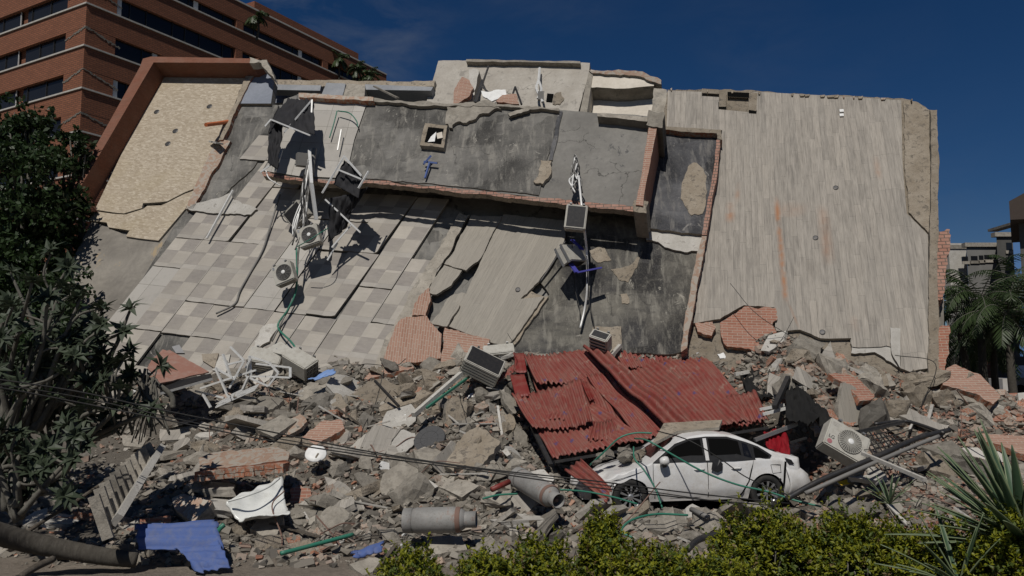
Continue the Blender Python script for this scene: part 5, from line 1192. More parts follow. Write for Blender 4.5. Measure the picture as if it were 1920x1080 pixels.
wire('steel_tube', 'maroon metal tube stub behind the gas cylinders', 'tube', [at(922,918,15.0), at(955,903,15.3)], .05, M['corr_red'])
wire('grey_tube', 'grey tube lying on the ground under the car doors', 'tube', [at(1296,955,14.6), at(1328,970,14.2)], .05, M['cable_grey'])
wire('grey_hose', 'dark curved hose half hidden behind the middle of the hedge', 'hose', [at(1290,1030,12.2), at(1310,1012,12.6), at(1350,1000,12.8), at(1390,990,13)], .05, M['darksteel'])
GN = (0, -.55, .83)
PL = [
('concrete_plate','large tan cracked concrete plate leaning right of the frame tangle',[(626,770),(690,716),(722,711),(750,722),(778,742),(776,764),(750,771),(652,776)],(-.1,-.6,.75),.25,.12,'conc_brown',3),
('concrete_plate','tan concrete plate lying below the left of the large cracked plate',[(566,772),(600,742),(640,740),(652,760),(630,778),(590,782)],(-.3,-.6,.75),.18,.12,'conc_brown',3),
('concrete_slab','upright rounded concrete slab standing right of the round cover',[(838,752),(850,745),(868,747),(874,775),(868,828),(855,834),(840,826),(836,800)],(.35,-.85,.35),.3,.2,'conc_brown',2),
('concrete_slab','big tan concrete slab below the upright one',[(832,872),(866,820),(893,801),(912,806),(938,828),(926,850),(908,866),(896,880),(872,872),(850,884)],(-.1,-.6,.75),.28,.16,'conc_brown',3),
('concrete_slab','tan concrete slab under the left edge of the red roof',[(902,800),(930,780),(955,775),(966,788),(962,812),(944,824),(915,812)],(.1,-.6,.7),.25,.18,'conc_brown',3),
('concrete_slab','long concrete slab edge sloping under the roof left of the car',[(937,730),(955,738),(975,768),(962,775),(944,752)],(.3,-.6,.6),.4,.12,'conc',2),
('stone_tile','smooth grey stone slab in the middle left of the rubble',[(478,804),(526,778),(556,789),(512,819)],(-.1,-.5,.85),.22,.1,'conc',.6),
('brick_plate','pink brick wall plate lying right of the smooth grey slab',[(552,830),(608,788),(640,787),(646,803),(600,830),(580,836)],(-.15,-.55,.8),.22,.16,'brick_dusty',2),
('plank_slab','plank floor slab lying above the toilet lid',[(650,842),(702,797),(752,803),(722,850),(700,858),(660,852)],(-.1,-.6,.8),.2,.1,'shard',2),
('plank_slab','narrow plank floor slab left of the round cover',[(722,850),(752,806),(778,812),(772,838),(744,862)],(-.05,-.6,.8),.2,.1,'conc_pale',3),
('concrete_plate','grey concrete plate below the bent frames',[(448,762),(488,744),(528,742),(532,750),(490,778),(470,774)],(-.2,-.5,.85),.2,.1,'conc',2),
('concrete_plate','dusty grey plate in the upper middle of the rubble',[(548,742),(582,716),(612,714),(624,734),(600,752),(570,750)],(-.2,-.5,.85),.2,.12,'conc',2.5),
('concrete_plate','pale plate left of the gas cylinders standing on edge',[(760,912),(787,888),(822,912),(800,922),(788,928),(770,920)],(0,-.6,.7),.22,.06,'conc_pale',1),
('concrete_plate','square grey plate lying right above the hedge',[(800,1008),(840,1004),(866,1005),(876,1030),(838,1035),(806,1040)],(0,-.3,.9),.2,.14,'conc',1.5),
('concrete_plate','grey slab with rough edge right of the blue sheet',[(468,992),(488,972),(530,962),(530,980),(520,1002),(486,1002)],(-.1,-.4,.9),.2,.14,'conc',2),
('concrete_plate','wide flat slab below the bathtub fragment',[(526,970),(548,952),(600,955),(615,968),(606,982),(560,984)],(0,-.35,.9),.18,.12,'conc',2),
('concrete_plate','tilted slab at the bottom left of the hedge',[(655,1058),(692,1044),(735,1050),(708,1072),(680,1078)],(0,-.35,.9),.16,.1,'conc',1.5),
('brick_chunk','brown hollow brick chunk behind the blue sheet',[(322,934),(345,926),(398,940),(385,958),(362,980),(326,952)],(-.2,-.5,.8),.25,.25,'fired_dusty',1.5),
('brick_chunk','pair of red bricks mortared together above the blue sheet',[(262,974),(320,966),(322,984),(264,994)],(0,-.85,.3),.12,.2,'brick_wall',.8),
('brick_plate','brick panel right of the bathtub fragment',[(543,918),(560,910),(583,918),(583,945),(565,952),(544,940)],(.1,-.7,.6),.2,.15,'brick_wall',2),
('brick_plate','long pink plastered brick plate at the top of the rubble',[(676,706),(742,684),(772,681),(776,690),(720,702),(690,712)],(-.1,-.45,.85),.3,.12,'brick_dusty',2),
('pale_board','white plaster shard behind the pale sloping beam',[(738,795),(760,776),(764,790),(750,802)],(0,-.7,.6),.15,.04,'white',1),
('pale_board','white corner of board left of the round cover',[(738,782),(762,778),(762,794),(744,792)],(0,-.7,.6),.2,.04,'conc_pale',1),
('concrete_plate','pale concrete block standing at the foot of the patched slab',[(1178,664),(1186,632),(1206,628),(1212,645),(1222,640),(1226,660),(1210,668)],(.1,-.8,.5),.25,.15,'conc_pale',2),
('concrete_plate','angular slab piece leaning at the foot of the brown planks',[(984,640),(995,612),(1012,602),(1018,615),(1008,640),(996,650)],(.2,-.8,.5),.3,.12,'conc',2),
('concrete_plate','flat concrete pieces left of the cut brown planks',[(1008,640),(1022,612),(1045,618),(1052,640),(1026,652)],(-.1,-.7,.6),.2,.12,'conc_brown',2),
('plank_slab','tall upright plank floor slab behind the big air conditioner',[(1573,752),(1582,716),(1605,727),(1612,758),(1624,772),(1620,795),(1600,797),(1572,795)],(.2,-.92,.25),.35,.14,'planks_br',1.5),
('brick_plate','orange striped brick panel leaning above the upright plank slab',[(1553,700),(1585,700),(1612,712),(1640,742),(1632,750),(1612,752),(1590,722)],(.2,-.6,.7),.35,.14,'brick_wall',1.5),
('brick_plate','large sloping brick wall plate beyond the building corner',[(1765,712),(1775,690),(1792,683),(1838,702),(1876,742),(1862,758),(1830,738),(1768,722)],(.15,-.6,.7),.5,.16,'brick_dusty',1.2),
('brick_plate','square brick plate below the sloping one at the right',[(1793,745),(1800,733),(1850,730),(1858,770),(1848,776),(1796,776)],(-.15,-.75,.6),.45,.16,'brick_dusty',1.5),
('brick_plate','dark red brick plate at the right edge of the rubble',[(1852,788),(1866,752),(1878,738),(1935,738),(1935,792)],(-.1,-.5,.85),.5,.16,'brick_wall',1.2),
('brick_plate','low brick plate lying behind the agave tips',[(1835,824),(1842,812),(1925,818),(1930,856),(1880,836)],(0,-.4,.9),.35,.14,'brick_dusty',1.5),
('plank_slab','plank slab sloping down to the right below the building corner',[(1655,752),(1700,762),(1772,800),(1764,808),(1720,792),(1660,770)],(-.15,-.5,.8),.15,.08,'shard',1.5),
('concrete_plate','flat grey plate on the earth bank below the broken planks',[(1632,705),(1668,700),(1680,722),(1640,726)],(0,-.6,.8),.15,.1,'conc',2),
('dark_board','dark flat board leaning at the building corner',[(1764,738),(1800,720),(1812,734),(1778,748)],(0,-.7,.7),.45,.03,'steel',.6),
('timber_block','yellowish wooden block beside the dark board at the corner',[(1762,752),(1782,742),(1786,756),(1766,764)],(0,-.8,.5),.35,.12,'conc_brown',.8),
('rubble_slab','dusty pink slab tilted below the large cracked plate',[(520,800),(562,776),(576,790),(548,812),(530,818)],(-.2,-.6,.7),.2,.1,'fired_dusty',2),
('white_scrap','torn white plastic bag lying by the front wheel of the car',[(1152,955),(1160,938),(1180,942),(1178,955),(1165,952)],(0,-.9,.4),.15,.03,'white',2),
('white_scrap','white door skin piece on the ground left of the front wheel',[(1114,890),(1140,882),(1150,900),(1128,905)],(0,-.7,.6),.3,.03,'white',1),
('white_scrap','small white scrap in the brick rubble above the roof corner',[(1345,664),(1362,660),(1360,672),(1350,672)],(0,-.8,.5),.25,.03,'white',1),
('white_scrap','white shard on the rubble behind the red roof',[(1042,630),(1056,628),(1054,638),(1044,638)],(0,-.8,.5),.3,.03,'white',1),
('hollow_block','small hollow clay block standing in front of the car sill',[(1252,945),(1272,942),(1272,953),(1254,955)],(0,-.9,.3),.08,.1,'hollow',.4),
('concrete_slab','long flat concrete slabs in front of the car door',[(1205,972),(1280,965),(1288,985),(1250,995),(1212,990)],(0,-.3,.95),.15,.08,'conc',2),
('concrete_slab','broken pale slab right of the upper gas cylinder',[(990,885),(1020,880),(1040,898),(1022,915),(1002,902)],(0,-.5,.8),.22,.1,'conc_pale',2),
('yellow_scrap','small yellow plastic piece under the dark poles',[(1570,903),(1600,896),(1606,903),(1578,910)],(0,-.7,.6),.2,.04,'yellow',1),
('white_scrap','crumpled silver plastic bag behind the agave',[(1706,898),(1735,893),(1754,905),(1742,918),(1714,912)],(0,-.6,.7),.15,.04,'conc',4),
('white_scrap','second silver plastic bag left of the agave base',[(1662,950),(1684,940),(1702,953),(1690,962),(1668,960)],(0,-.6,.7),.15,.04,'conc',4),
]
for i, (nm, lb, pts, n_, lift, th, mt, jg) in enumerate(PL):
    far = max(p[0] for p in pts) > 1750 and min(p[1] for p in pts) < 745 and nm != 'plank_slab'
    o = plate(nm, pts, n_, 0 if far else lift, th, [M[mt], M['fired'] if 'brick' in mt else M['conc']], None, (jg, 7, 200+i), (18.6 if nm != 'dark_board' else 19.2) if far else None)
    tag(o, lb, {'brick_plate':'brick slab','brick_chunk':'brick chunk','white_scrap':'scrap','pale_board':'board','dark_board':'board','yellow_scrap':'scrap','timber_block':'wood block','hollow_block':'brick','stone_tile':'stone slab'}.get(nm, 'concrete slab'))
# the brick wall block with its plastered face up
root = empty('brick_wall_block', at(457, 868, 15.6), 'long brick wall block with a plastered plank-like top lying left of the toilet lid', 'brick wall')
def qplate(name, pts, nrm, depth, th, mats, jg, parent): return plate(name, pts, nrm, 0, th, mats, parent, jg, depth)
qplate('plaster_face', [(372,858),(400,848),(520,838),(543,848),(540,862),(470,872),(374,880)], (-.05,-.35,.9), 15.9, .05, [M['fired_dusty'], M['fired']], (1.5, 8, 1), root)
for k in range(9):
    x0 = 376+k*18.5; y0 = 880-k*1.9; m = MB(); a = at(x0, y0+8, 15.35+.01*k)
    for j in range(2): m.box((a.x-.10, a.y, a.z-.05-j*.09), (a.x+.085, a.y+.35, a.z+.03-j*.09), 0, (0, R(rnd.uniform(-5, 5)), R(rnd.uniform(-6, 6))))
    m.make('brick', M['fired'], root)
# ---------------------------------------------------------------- balustrade and fallen trunk, left
root = empty('balustrade', at(240, 930, 13), 'fallen concrete balustrade with slanted posts at the left edge of the rubble', 'balustrade')
m = MB(); m.bar(at(218, 975, 11.9), at(300, 842, 13.9), .20, .10, up=Vector((-.75, -.35, .55))); m.make('rail', M['conc_pale'], root)
for k in range(11):
    t = k/10; b0 = at(lerp(203, 292, t), lerp(1010, 868, t**.9), lerp(11.8, 13.8, t)); t0 = at(lerp(176, 274, t), lerp(930, 834, t**.8), lerp(11.75, 13.85, t)); m = MB(); m.bar(b0, t0, .15, .07, up=Vector((.2, -1, .1))); m.make('post', M['conc'], root)
m = MB(); pts = spline([at(-60,985,11.2), at(0,1002,11.6), at(60,1018,11.9), at(130,1032,12.1), at(200,1044,12.2), at(256,1050,12.3)], 10)
n_ = len(pts); m.tube(pts, [lerp(.165, .11, i/(n_-1))*(1+.05*noise.noise(Vector((i*.9, 0, 0)))) for i in range(n_)], 18)
o = m.make('fallen_trunk', M['palmtrunk'], smooth=True); tag(o, 'fallen dark ringed tree trunk lying at the lower left corner', 'tree trunk')
wire('branch', 'dry branch lying above the fallen trunk', 'branch', [at(40,1080,11.2), at(70,1062,11.5), at(100,1048,11.8)], .05, M['bark'])
wire('branch', 'long dead branch crossing beside the balustrade posts', 'branch', [at(40,1005,12.4), at(100,965,12.8), at(165,925,13.2), at(230,880,13.8)], .03, M['bark'])
# ---------------------------------------------------------------- loose rubble: single pieces
def chunk_mesh(seed, kind):
    r = random.Random(seed); bm = bmesh.new()
    if kind == 'chunk':
        pts = [Vector((r.gauss(0, 1), r.gauss(0, 1), r.gauss(0, 1))).normalized() for _ in range(13)]
        sx_, sy_, sz_ = r.uniform(.8, 1.3), r.uniform(.6, 1.), r.uniform(.3, .7)
        for p in pts: bm.verts.new((p.x*sx_*r.uniform(.8, 1.1), p.y*sy_*r.uniform(.8, 1.1), p.z*sz_))
        bmesh.ops.convex_hull(bm, input=bm.verts[:])
    else:
        n = r.randint(4, 7); th = r.uniform(.07, .15) if kind == 'shard' else r.uniform(.2, .36); a0 = r.uniform(0, 6); asp = r.uniform(.4, .9)
        ring = []
        for k in range(n):
            a = a0+2*math.pi*(k+r.uniform(-.25, .25))/n; q = r.uniform(.75, 1.1)
            ring.append((math.cos(a)*q, math.sin(a)*q*asp))
        if kind == 'brick': ring = [(-1, -.5), (r.uniform(.4, 1), -.5), (r.uniform(.5, 1.), .1), (r.uniform(.3, 1.), .5), (-.9, .5)]
        t = [bm.verts.new((x, y, th)) for x, y in ring]; b = [bm.verts.new((x*r.uniform(.85, 1.1), y*r.uniform(.85, 1.1), -th*r.uniform(.6, 1.2))) for x, y in ring]; k = len(ring)
        bm.faces.new(t); bm.faces.new(b[::-1])
        for i in range(k): bm.faces.new((b[i], b[(i+1) % k], t[(i+1) % k], t[i]))
    if True:
        bmesh.ops.triangulate(bm, faces=bm.faces[:]); bmesh.ops.subdivide_edges(bm, edges=bm.edges[:], cuts=2, use_grid_fill=True)
        am = .35 if kind == 'shard' else 1.25
        for v in bm.verts: v.co += am*Vector((noise.noise(v.co*2.2+Vector((seed, 0, 0))), noise.noise(v.co*2.2+Vector((0, seed, 0))), noise.noise(v.co*2.2+Vector((0, 0, seed)))))*.10 + Vector((noise.noise(v.co*6), noise.noise(v.co*6+Vector((5, 0, 0))), 0))*.04
    me = bpy.data.meshes.new(kind); bm.normal_update(); bm.to_mesh(me); bm.free(); auto_uv(me); return me
protos = {}
for kd, n_, mts in (('chunk', 9, ('conc', 'conc', 'conc_brown', 'conc_dark', 'conc')), ('brick', 6, ('fired_dusty', 'fired', 'fired_dusty')), ('shard', 10, ('shard', 'conc_pale', 'conc', 'shard', 'conc_brown'))):
    L_ = []
    for i in range(n_*2):
        me = chunk_mesh(i*13+len(kd), kd); me.materials.append(M[mts[i % len(mts)]]); L_.append(me)
    protos[kd] = L_
def gnormal(x, y, e=.15): return Vector((H(x-e, y)-H(x+e, y), H(x, y-e)-H(x, y+e), 2*e)).normalized()
LAND = [('by the foot of the balustrade',205,985),('just above the blue ribbed sheet',340,960),('beside the brown brick chunk',370,930),('next to the long brick wall block',455,905),('left of the bathtub fragment',400,900),('under the bent window frames',420,780),('below the barred air conditioner',560,735),('around the smooth grey slab',515,815),('beside the toilet lid',600,880),('right of the bathtub fragment',600,925),('behind the straight green pipe',620,985),('by the pink brick wall plate',610,790),('under the large cracked tan plate',700,790),('at the top of the heap below the leaning tiles',640,700),('around the plank slabs above the power lines',710,850),('left of the round cover',745,800),('below the round cover',805,870),('above the level gas cylinder',800,935),('behind the upright rounded slab',860,720),('around the big tan slab',900,890),('beside the pointing gas cylinder',960,870),('left of the level gas cylinder',700,965),('right of the level gas cylinder',940,990),('between the two gas cylinders',930,940),('under the left edge of the red roof',980,830),('on the ground before the car',1150,975),('at the top of the heap behind the red roof',1100,640),('at the foot of the standing brick patch',1380,665),('above the black shade cloth',1450,680),('on the earth bank under the plank floor',1600,660),('around the orange striped brick panel',1560,730),('below the upright plank slab',1640,790),('right behind the rear of the car',1520,890),('under the dark poles',1600,920),('around the burnt rack',1700,850),('at the corner beam of the plank floor',1720,760),('among the brick plates at the right',1820,800),('behind the agave leaves',1820,880),('on the dirt in front of the heap',560,1040),('in the shade below the plumeria',120,880)]
KEEP = [(805,828,52),(592,856,34),(485,940,62),(560,950,30),(340,1015,80),(825,985,70),(1005,920,48),(240,930,60),(1585,840,50),(460,875,60),(710,750,40),(1600,765,30)]
def near(p):
    x, y = to_px(p); return min(LAND, key=lambda l: (l[1]-x)**2+((l[2]-y)*1.6)**2)[0]
TONE = {'conc': 'grey', 'conc_brown': 'tan', 'conc_dark': 'dark grey', 'conc_pale': 'pale', 'shard': 'planked', 'fired': 'red', 'fired_dusty': 'dusty pink'}
TONE = {M[k].name: v for k, v in TONE.items()}
def scatter(kd, name, label, cat, count, smin, smax, wfn, seed):
    r = random.Random(seed); n = tries = 0
    while n < count and tries < 60000:
        tries += 1
        x = r.uniform(-10.5, 12.5); ye = yF(x); y = r.uniform(12.7, ye-.05)
        if r.random() > wfn(x, y): continue
        if 1.2 < x < 6.2 and 15.2 < y < 18.: continue
        if .1 < x < 6. and 17. < y < 20.9: continue
        px, py = to_px(Vector((x, y, H(x, y))))
        if px < -20 or px > 1940 or py > 1090 or (px > 1650 and py > 890) or (px > 760 and py > 1040): continue
        if any(math.hypot(px-a_, (py-b_)*1.1) < c_ for a_, b_, c_ in KEEP): continue
        sz = smin+(smax-smin)*r.random()**2.0
        if y < 14.2: sz *= .7
        o = bpy.data.objects.new(name, r.choice(protos[kd])); COL.objects.link(o)
        q = gnormal(x, y).to_track_quat('Z', 'Y').to_euler()
        tl = .5 if kd == 'chunk' else .38
        o.rotation_euler = (Matrix(q.to_matrix()) @ Euler((r.gauss(0, tl), r.gauss(0, tl), r.uniform(0, 6.3))).to_matrix()).to_euler()
        o.location = (x, y, H(x, y)+sz*(.12 if kd == 'chunk' else .10)); o.scale = (sz, sz*r.uniform(.8, 1.15), sz*r.uniform(.8, 1.1))
        q = (sz-smin)/(smax-smin); big = 'large' if q > .5 else 'middling' if q > .12 else 'small'
        tag(o, big+' '+TONE[o.data.materials[0].name]+' '+label+' '+near(o.location), cat, label+'s in the rubble'); n += 1
def dens(x, y):
    ye = yF(x); t = (y-13.2)/(ye-13.2); d = .25 if t < .0 else .55+.45*sm(.05, .3, t)
    if x < -7: d *= .35
    if x > 8.5: d *= .8
    return d
def bdens(x, y):
    d = dens(x, y)*(.2 if x < 5.0 else 1.3)
    if -3 < x < .5 and y > 19: d *= 2
    if x > 5.5 and y > 15: d *= 1.
    if -8 < x < -3 and 15 < y < 18: d *= 1.7
    return min(1, d)
scatter('chunk', 'concrete_chunk', 'concrete chunk', 'concrete chunk', 290, .13, .60, dens, 1)
scatter('shard', 'floor_shard', 'slab shard', 'slab shard', 290, .17, .72, dens, 2)
scatter('brick', 'brick_fragment', 'brick fragment', 'brick', 295, .10, .26, bdens, 3)
r = random.Random(91)
for k in range(16):
    kd = r.choice(('chunk', 'chunk', 'shard')); o = bpy.data.objects.new('concrete_chunk', r.choice(protos[kd])); COL.objects.link(o); sz = r.uniform(.09, .24)
    o.location = at(r.uniform(1112, 1205), r.uniform(835, 872), r.uniform(16.3, 17.)); o.location.z = max(.98, min(1.3, o.location.z)); o.scale = (sz, sz, sz); o.rotation_euler = (r.gauss(0, .5), r.gauss(0, .5), r.uniform(0, 6))
    tag(o, ('large ' if sz > .17 else 'small ')+TONE[o.data.materials[0].name]+' concrete piece heaped on the bonnet of the white car', 'concrete chunk', 'concrete pieces on the car bonnet')
r = random.Random(92)
for k in range(22):
    o = bpy.data.objects.new('concrete_chunk', r.choice(protos[r.choice(('chunk', 'shard', 'brick'))])); COL.objects.link(o); sz = r.uniform(.08, .22)
    p_ = ground(r.uniform(1095, 1225), r.uniform(948, 968)); o.location = p_+Vector((0, 0, sz*.3)); o.scale = (sz, sz, sz); o.rotation_euler = (r.gauss(0, .5), r.gauss(0, .5), r.uniform(0, 6))
    tag(o, ('large ' if sz > .15 else 'small ')+TONE[o.data.materials[0].name]+' piece of rubble banked against the front wheel of the car', 'concrete chunk', 'rubble pieces at the front wheel')
# reinforcing bars, laths and scraps poking out of the heap
def stick(name, word, cat, mat, count, L0, L1, w0, w1, seed, bend=0.):
    r = random.Random(seed); n = 0
    while n < count:
        x = r.uniform(-8.5, 12); y = r.uniform(13.6, yF(x)-.3)
        if .3 < x < 6.2 and 14.8 < y < 20.9: continue
        if r.random() > dens(x, y): continue
        p = Vector((x, y, H(x, y)+.12)); q_ = to_px(p)
        if any(math.hypot(q_[0]-a_, q_[1]-b_) < c_+12 for a_, b_, c_ in KEEP): continue
        L = r.uniform(L0, L1); d = (gnormal(x, y).cross(rv0(r)).normalized()+gnormal(x, y)*r.uniform(-.05, .45)).normalized(); m = MB()
        if bend: m.tube(spline([p-d*L*.3, p+Vector((0, 0, .03)), p+d*L*.5+rv0(r)*L*bend, p+d*L+rv0(r)*L*bend]), r.uniform(w0, w1), 5)
        else: m.bar(p-d*L*.4, p+d*L*.6, r.uniform(w0, w1), w0*.6)
        o = m.make(name, M[mat]); tag(o, word+' '+near(p), cat, cat+'s poking out of the rubble'); n += 1
def rv0(r): return Vector((r.gauss(0, 1), r.gauss(0, 1), r.gauss(0, 1))).normalized()
stick('steel_bar', 'thin bent rusty reinforcing bar', 'steel bar', 'rust', 34, .5, 1.5, .008, .014, 51, .18)
stick('loose_wire', 'thin black loose wire', 'wire', 'cable_black', 26, .6, 1.8, .006, .011, 52, .3)
stick('wood_lath', 'pale splintered wooden lath', 'wooden lath', 'conc_pale', 26, .5, 1.2, .04, .08, 53)
stick('dark_batten', 'dark weathered batten', 'batten', 'bark', 20, .5, 1.2, .05, .09, 54)
for i_, me_ in enumerate([chunk_mesh(900+k, 'shard') for k in range(5)]): me_.materials.append(M['white']); protos.setdefault('scrap', []).append(me_)
TONE[M['white'].name] = 'white'
scatter('scrap', 'plaster_scrap', 'plaster scrap', 'plaster scrap', 45, .06, .2, dens, 61)
# everything smaller, one uncountable mass
def small(name, mat, count, smin, smax, wfn, seed, lo=12.6):
    r = random.Random(seed); V, Fc = [], []; n = 0
    while n < count:
        x = r.uniform(-10.5, 12.8); y = r.uniform(lo, yF(x)+.1)
        if r.random() > wfn(x, y): continue
        if 1.6 < x < 5.9 and 15.9 < y < 17.8: continue
        s_ = smin+(smax-smin)*r.random()**2; c = Vector((x, y, H(x, y)+s_*.2)); Mx = Euler((r.uniform(-.7, .7), r.uniform(-.7, .7), r.uniform(0, 6.3))).to_matrix()
        b = len(V); hx, hy, hz = s_*r.uniform(.7, 1.5), s_*r.uniform(.4, 1.), s_*r.uniform(.15, .6)
        for sx_, sy_, sz_ in ((-1,-1,-1),(1,-1,-1),(1,1,-1),(-1,1,-1),(-1,-1,1),(1,-1,1),(1,1,1),(-1,1,1)):
            V.append(c + Mx @ Vector((sx_*hx*r.uniform(.5, 1), sy_*hy*r.uniform(.5, 1), sz_*hz*r.uniform(.7, 1))))
        Fc += [tuple(b+i for i in f) for f in ((3,2,1,0),(4,5,6,7),(0,1,5,4),(1,2,6,5),(2,3,7,6),(3,0,4,7))]; n += 1
    o = build(name, V, Fc, mat, recentre=False); return o
def islandmat(name, cols):
    s = N(name); rr = s.n('NewGeometry').outputs['Random Per Island']; c = s.n('ValToRGB', {0: rr}); e = c.color_ramp.elements if hasattr(c, 'color_ramp') else None
    for i, col in enumerate(cols):
        if i < 2: e[i].position = i/(len(cols)-1); e[i].color = col+(1,)
        else: x = e.new(min(1, i/(len(cols)-1))); x.color = col+(1,)
    f = s.noise(s.co.outputs['Object'], 25, 5, .7); k = s.mix(s.rng(f, .4, .7, 0, .45), c.outputs[0], (.14, .13, .11)); return s.fin(k, .95, s.bump(f, .6, .01))
M['bits'] = islandmat('grey_bits', [(.30,.27,.225),(.10,.09,.078),(.23,.205,.168),(.15,.137,.115),(.36,.33,.28),(.26,.18,.14)])
M['bits_red'] = islandmat('red_bits', [(.30,.12,.07),(.36,.25,.19),(.22,.10,.07),(.38,.17,.10),(.4,.31,.24)])
tag(small('small_rubble', M['bits'], 26000, .022, .12, dens, 11), 'carpet of fine grey rubble, crumbs and slab splinters over the whole slope', 'rubble', kind='stuff')
tag(small('brick_crumbs', M['bits_red'], 8000, .02, .09, bdens, 12), 'fine red brick crumbs mixed into the rubble slope', 'brick crumbs', kind='stuff')
# ---------------------------------------------------------------- vegetation
M['leaf_far'] = leafmat('dark_tree_leaf', (.016, .032, .010), (.036, .066, .018), .2)
M['leaf_plum'] = leafmat('plumeria_leaf', (.03, .046, .026), (.072, .09, .055), .15, .55)
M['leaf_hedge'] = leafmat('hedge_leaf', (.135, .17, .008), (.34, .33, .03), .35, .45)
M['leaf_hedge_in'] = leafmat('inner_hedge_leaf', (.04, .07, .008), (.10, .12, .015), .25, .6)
M['frond'] = leafmat('palm_frond', (.025, .045, .015), (.065, .095, .035), .25, .45)
M['twig'] = stone('grey_twig', (.10, .095, .08), (.17, .16, .135), 8, .9, .6, 0)
M['leaf_dry'] = leafmat('dry_hedge_leaf', (.13, .085, .035), (.2, .15, .07), .2)
M['leaf_green'] = leafmat('green_hedge_leaf', (.05, .085, .012), (.13, .165, .03), .3, .5)
class LB:
    def __init__(s): s.v = []; s.f = []
    def leaf(s, p, d, up, L, w, curl=.25):
        d = d.normalized(); sd_ = d.cross(up)
        if sd_.length < .05: sd_ = d.cross(Vector((1, 0, 0)))
        sd_.normalize(); n = sd_.cross(d); b = len(s.v)
        s.v += [p, p+d*L*.45+sd_*w+n*L*.05, p+d*L-n*L*curl, p+d*L*.45-sd_*w+n*L*.05, p+d*L*.5-n*L*.03]
        s.f += [(b, b+1, b+4), (b+1, b+2, b+4), (b+2, b+3, b+4), (b+3, b, b+4)]
    def quad(s, p, d, sd_, L, w):
        b = len(s.v); s.v += [p-sd_*w*.3, p+d*L*.5-sd_*w, p+d*L, p+d*L*.5+sd_*w]; s.f.append((b, b+1, b+2, b+3))
    def make(s, name, mat, parent): return build(name, s.v, s.f, mat, parent, True)
def rv(r): return Vector((r.gauss(0, 1), r.gauss(0, 1), r.gauss(0, 1))).normalized()
def tree(name, label, base, blobs, leaves, ls, seed, mat, trunk_r=.25, cat='tree'):
    """blobs: (centre, radius); crown of leaf clumps, limbs reach every blob"""
    r = random.Random(seed); root = empty(name, base, label, cat); m = MB(); B = Vector(base)
    top = sum((c for c, _ in blobs), Vector())/len(blobs); fork = B.lerp(top, .45)
    m.tube(spline([B, B.lerp(fork, .5)+rv(r)*.15, fork]), [trunk_r*(1-.04*i) for i in range(17)], 9)
    for c, rad in blobs:
        pts = spline([fork, fork.lerp(c, .5)+rv(r)*.3+Vector((0, 0, .2)), c], 6); m.tube(pts, [trunk_r*.5*(1-.9*i/(len(pts)-1))+.015 for i in range(len(pts))], 6)
        for _ in range(5):
            e = c+rv(r)*rad*.8; m.tube([c.lerp(fork, .25), c.lerp(e, .5)+rv(r)*.15, e], [.05, .03, .012], 4)
    m.make('trunk', M['twig'], root, smooth=True)
    lb = LB(); tot = sum(rad**2 for _, rad in blobs)
    for c, rad in blobs:
        n = int(leaves*rad**2/tot); nc = max(8, n//26)
        for _ in range(nc):
            d = rv(r); d.z = abs(d.z)*.8+d.z*.2; cc = c+d*rad*r.uniform(.45, 1.08)
            cr_ = rad*r.uniform(.12, .26)
            for _ in range(26):
                q = cc+rv(r)*cr_*r.uniform(.2, 1); dd = (rv(r)+Vector((0, 0, -.25))).normalized(); sd_ = dd.cross(rv(r)).normalized(); lb.quad(q, dd, sd_, ls*r.uniform(.7, 1.3), ls*.3)
    lb.make('crown', mat, root); return root
def P(px, py, d): return at(px, py, d)
tree('leafy_tree', 'dark green broadleaf tree at the left edge before the brick office', (-16.5, 27, 0), [(P(20,255,27),1.2),(P(62,240,27),.8),(P(40,330,26),1.7),(P(-20,300,27),2.),(P(95,310,27),.7),(P(30,430,26),2.1),(P(90,400,26.5),1.2),(P(-40,480,26),2.2),(P(60,500,26.5),1.5)], 15000, .2, 3, M['leaf_far'], .3)
tree('leafy_tree', 'smaller dark tree touching the left edge of the brick parapet', (-14.2, 27, 0), [(P(142,268,27.5),.5),(P(118,320,27.5),.8),(P(112,400,27.5),1.),(P(85,460,27.),1.1),(P(158,290,27.5),.35)], 4500, .18, 4, M['leaf_far'], .2)
tree('leafy_tree', 'deep shade bush mass under the left trees behind the plumeria', (-14, 24.5, 0), [(P(20,600,24),1.8),(P(80,560,24),1.1),(P(-20,540,24),1.6),(P(30,680,23.5),1.6),(P(90,640,23),1.1),(P(100,520,24.5),.9)], 8000, .2, 5, M['leaf_far'], .2, 'bush')
tree('leafy_tree', 'dark low shrub filling the gaps behind the plumeria at left', (-8.6, 16.2, 0), [(P(40,790,16),.9),(P(110,790,16.3),.7),(P(20,700,16.5),.9),(P(100,700,16.5),.6),(P(150,745,16.3),.45),(P(40,880,15),.7),(P(95,640,16.5),.5)], 7000, .13, 15, M['leaf_far'], .08, 'shrub')
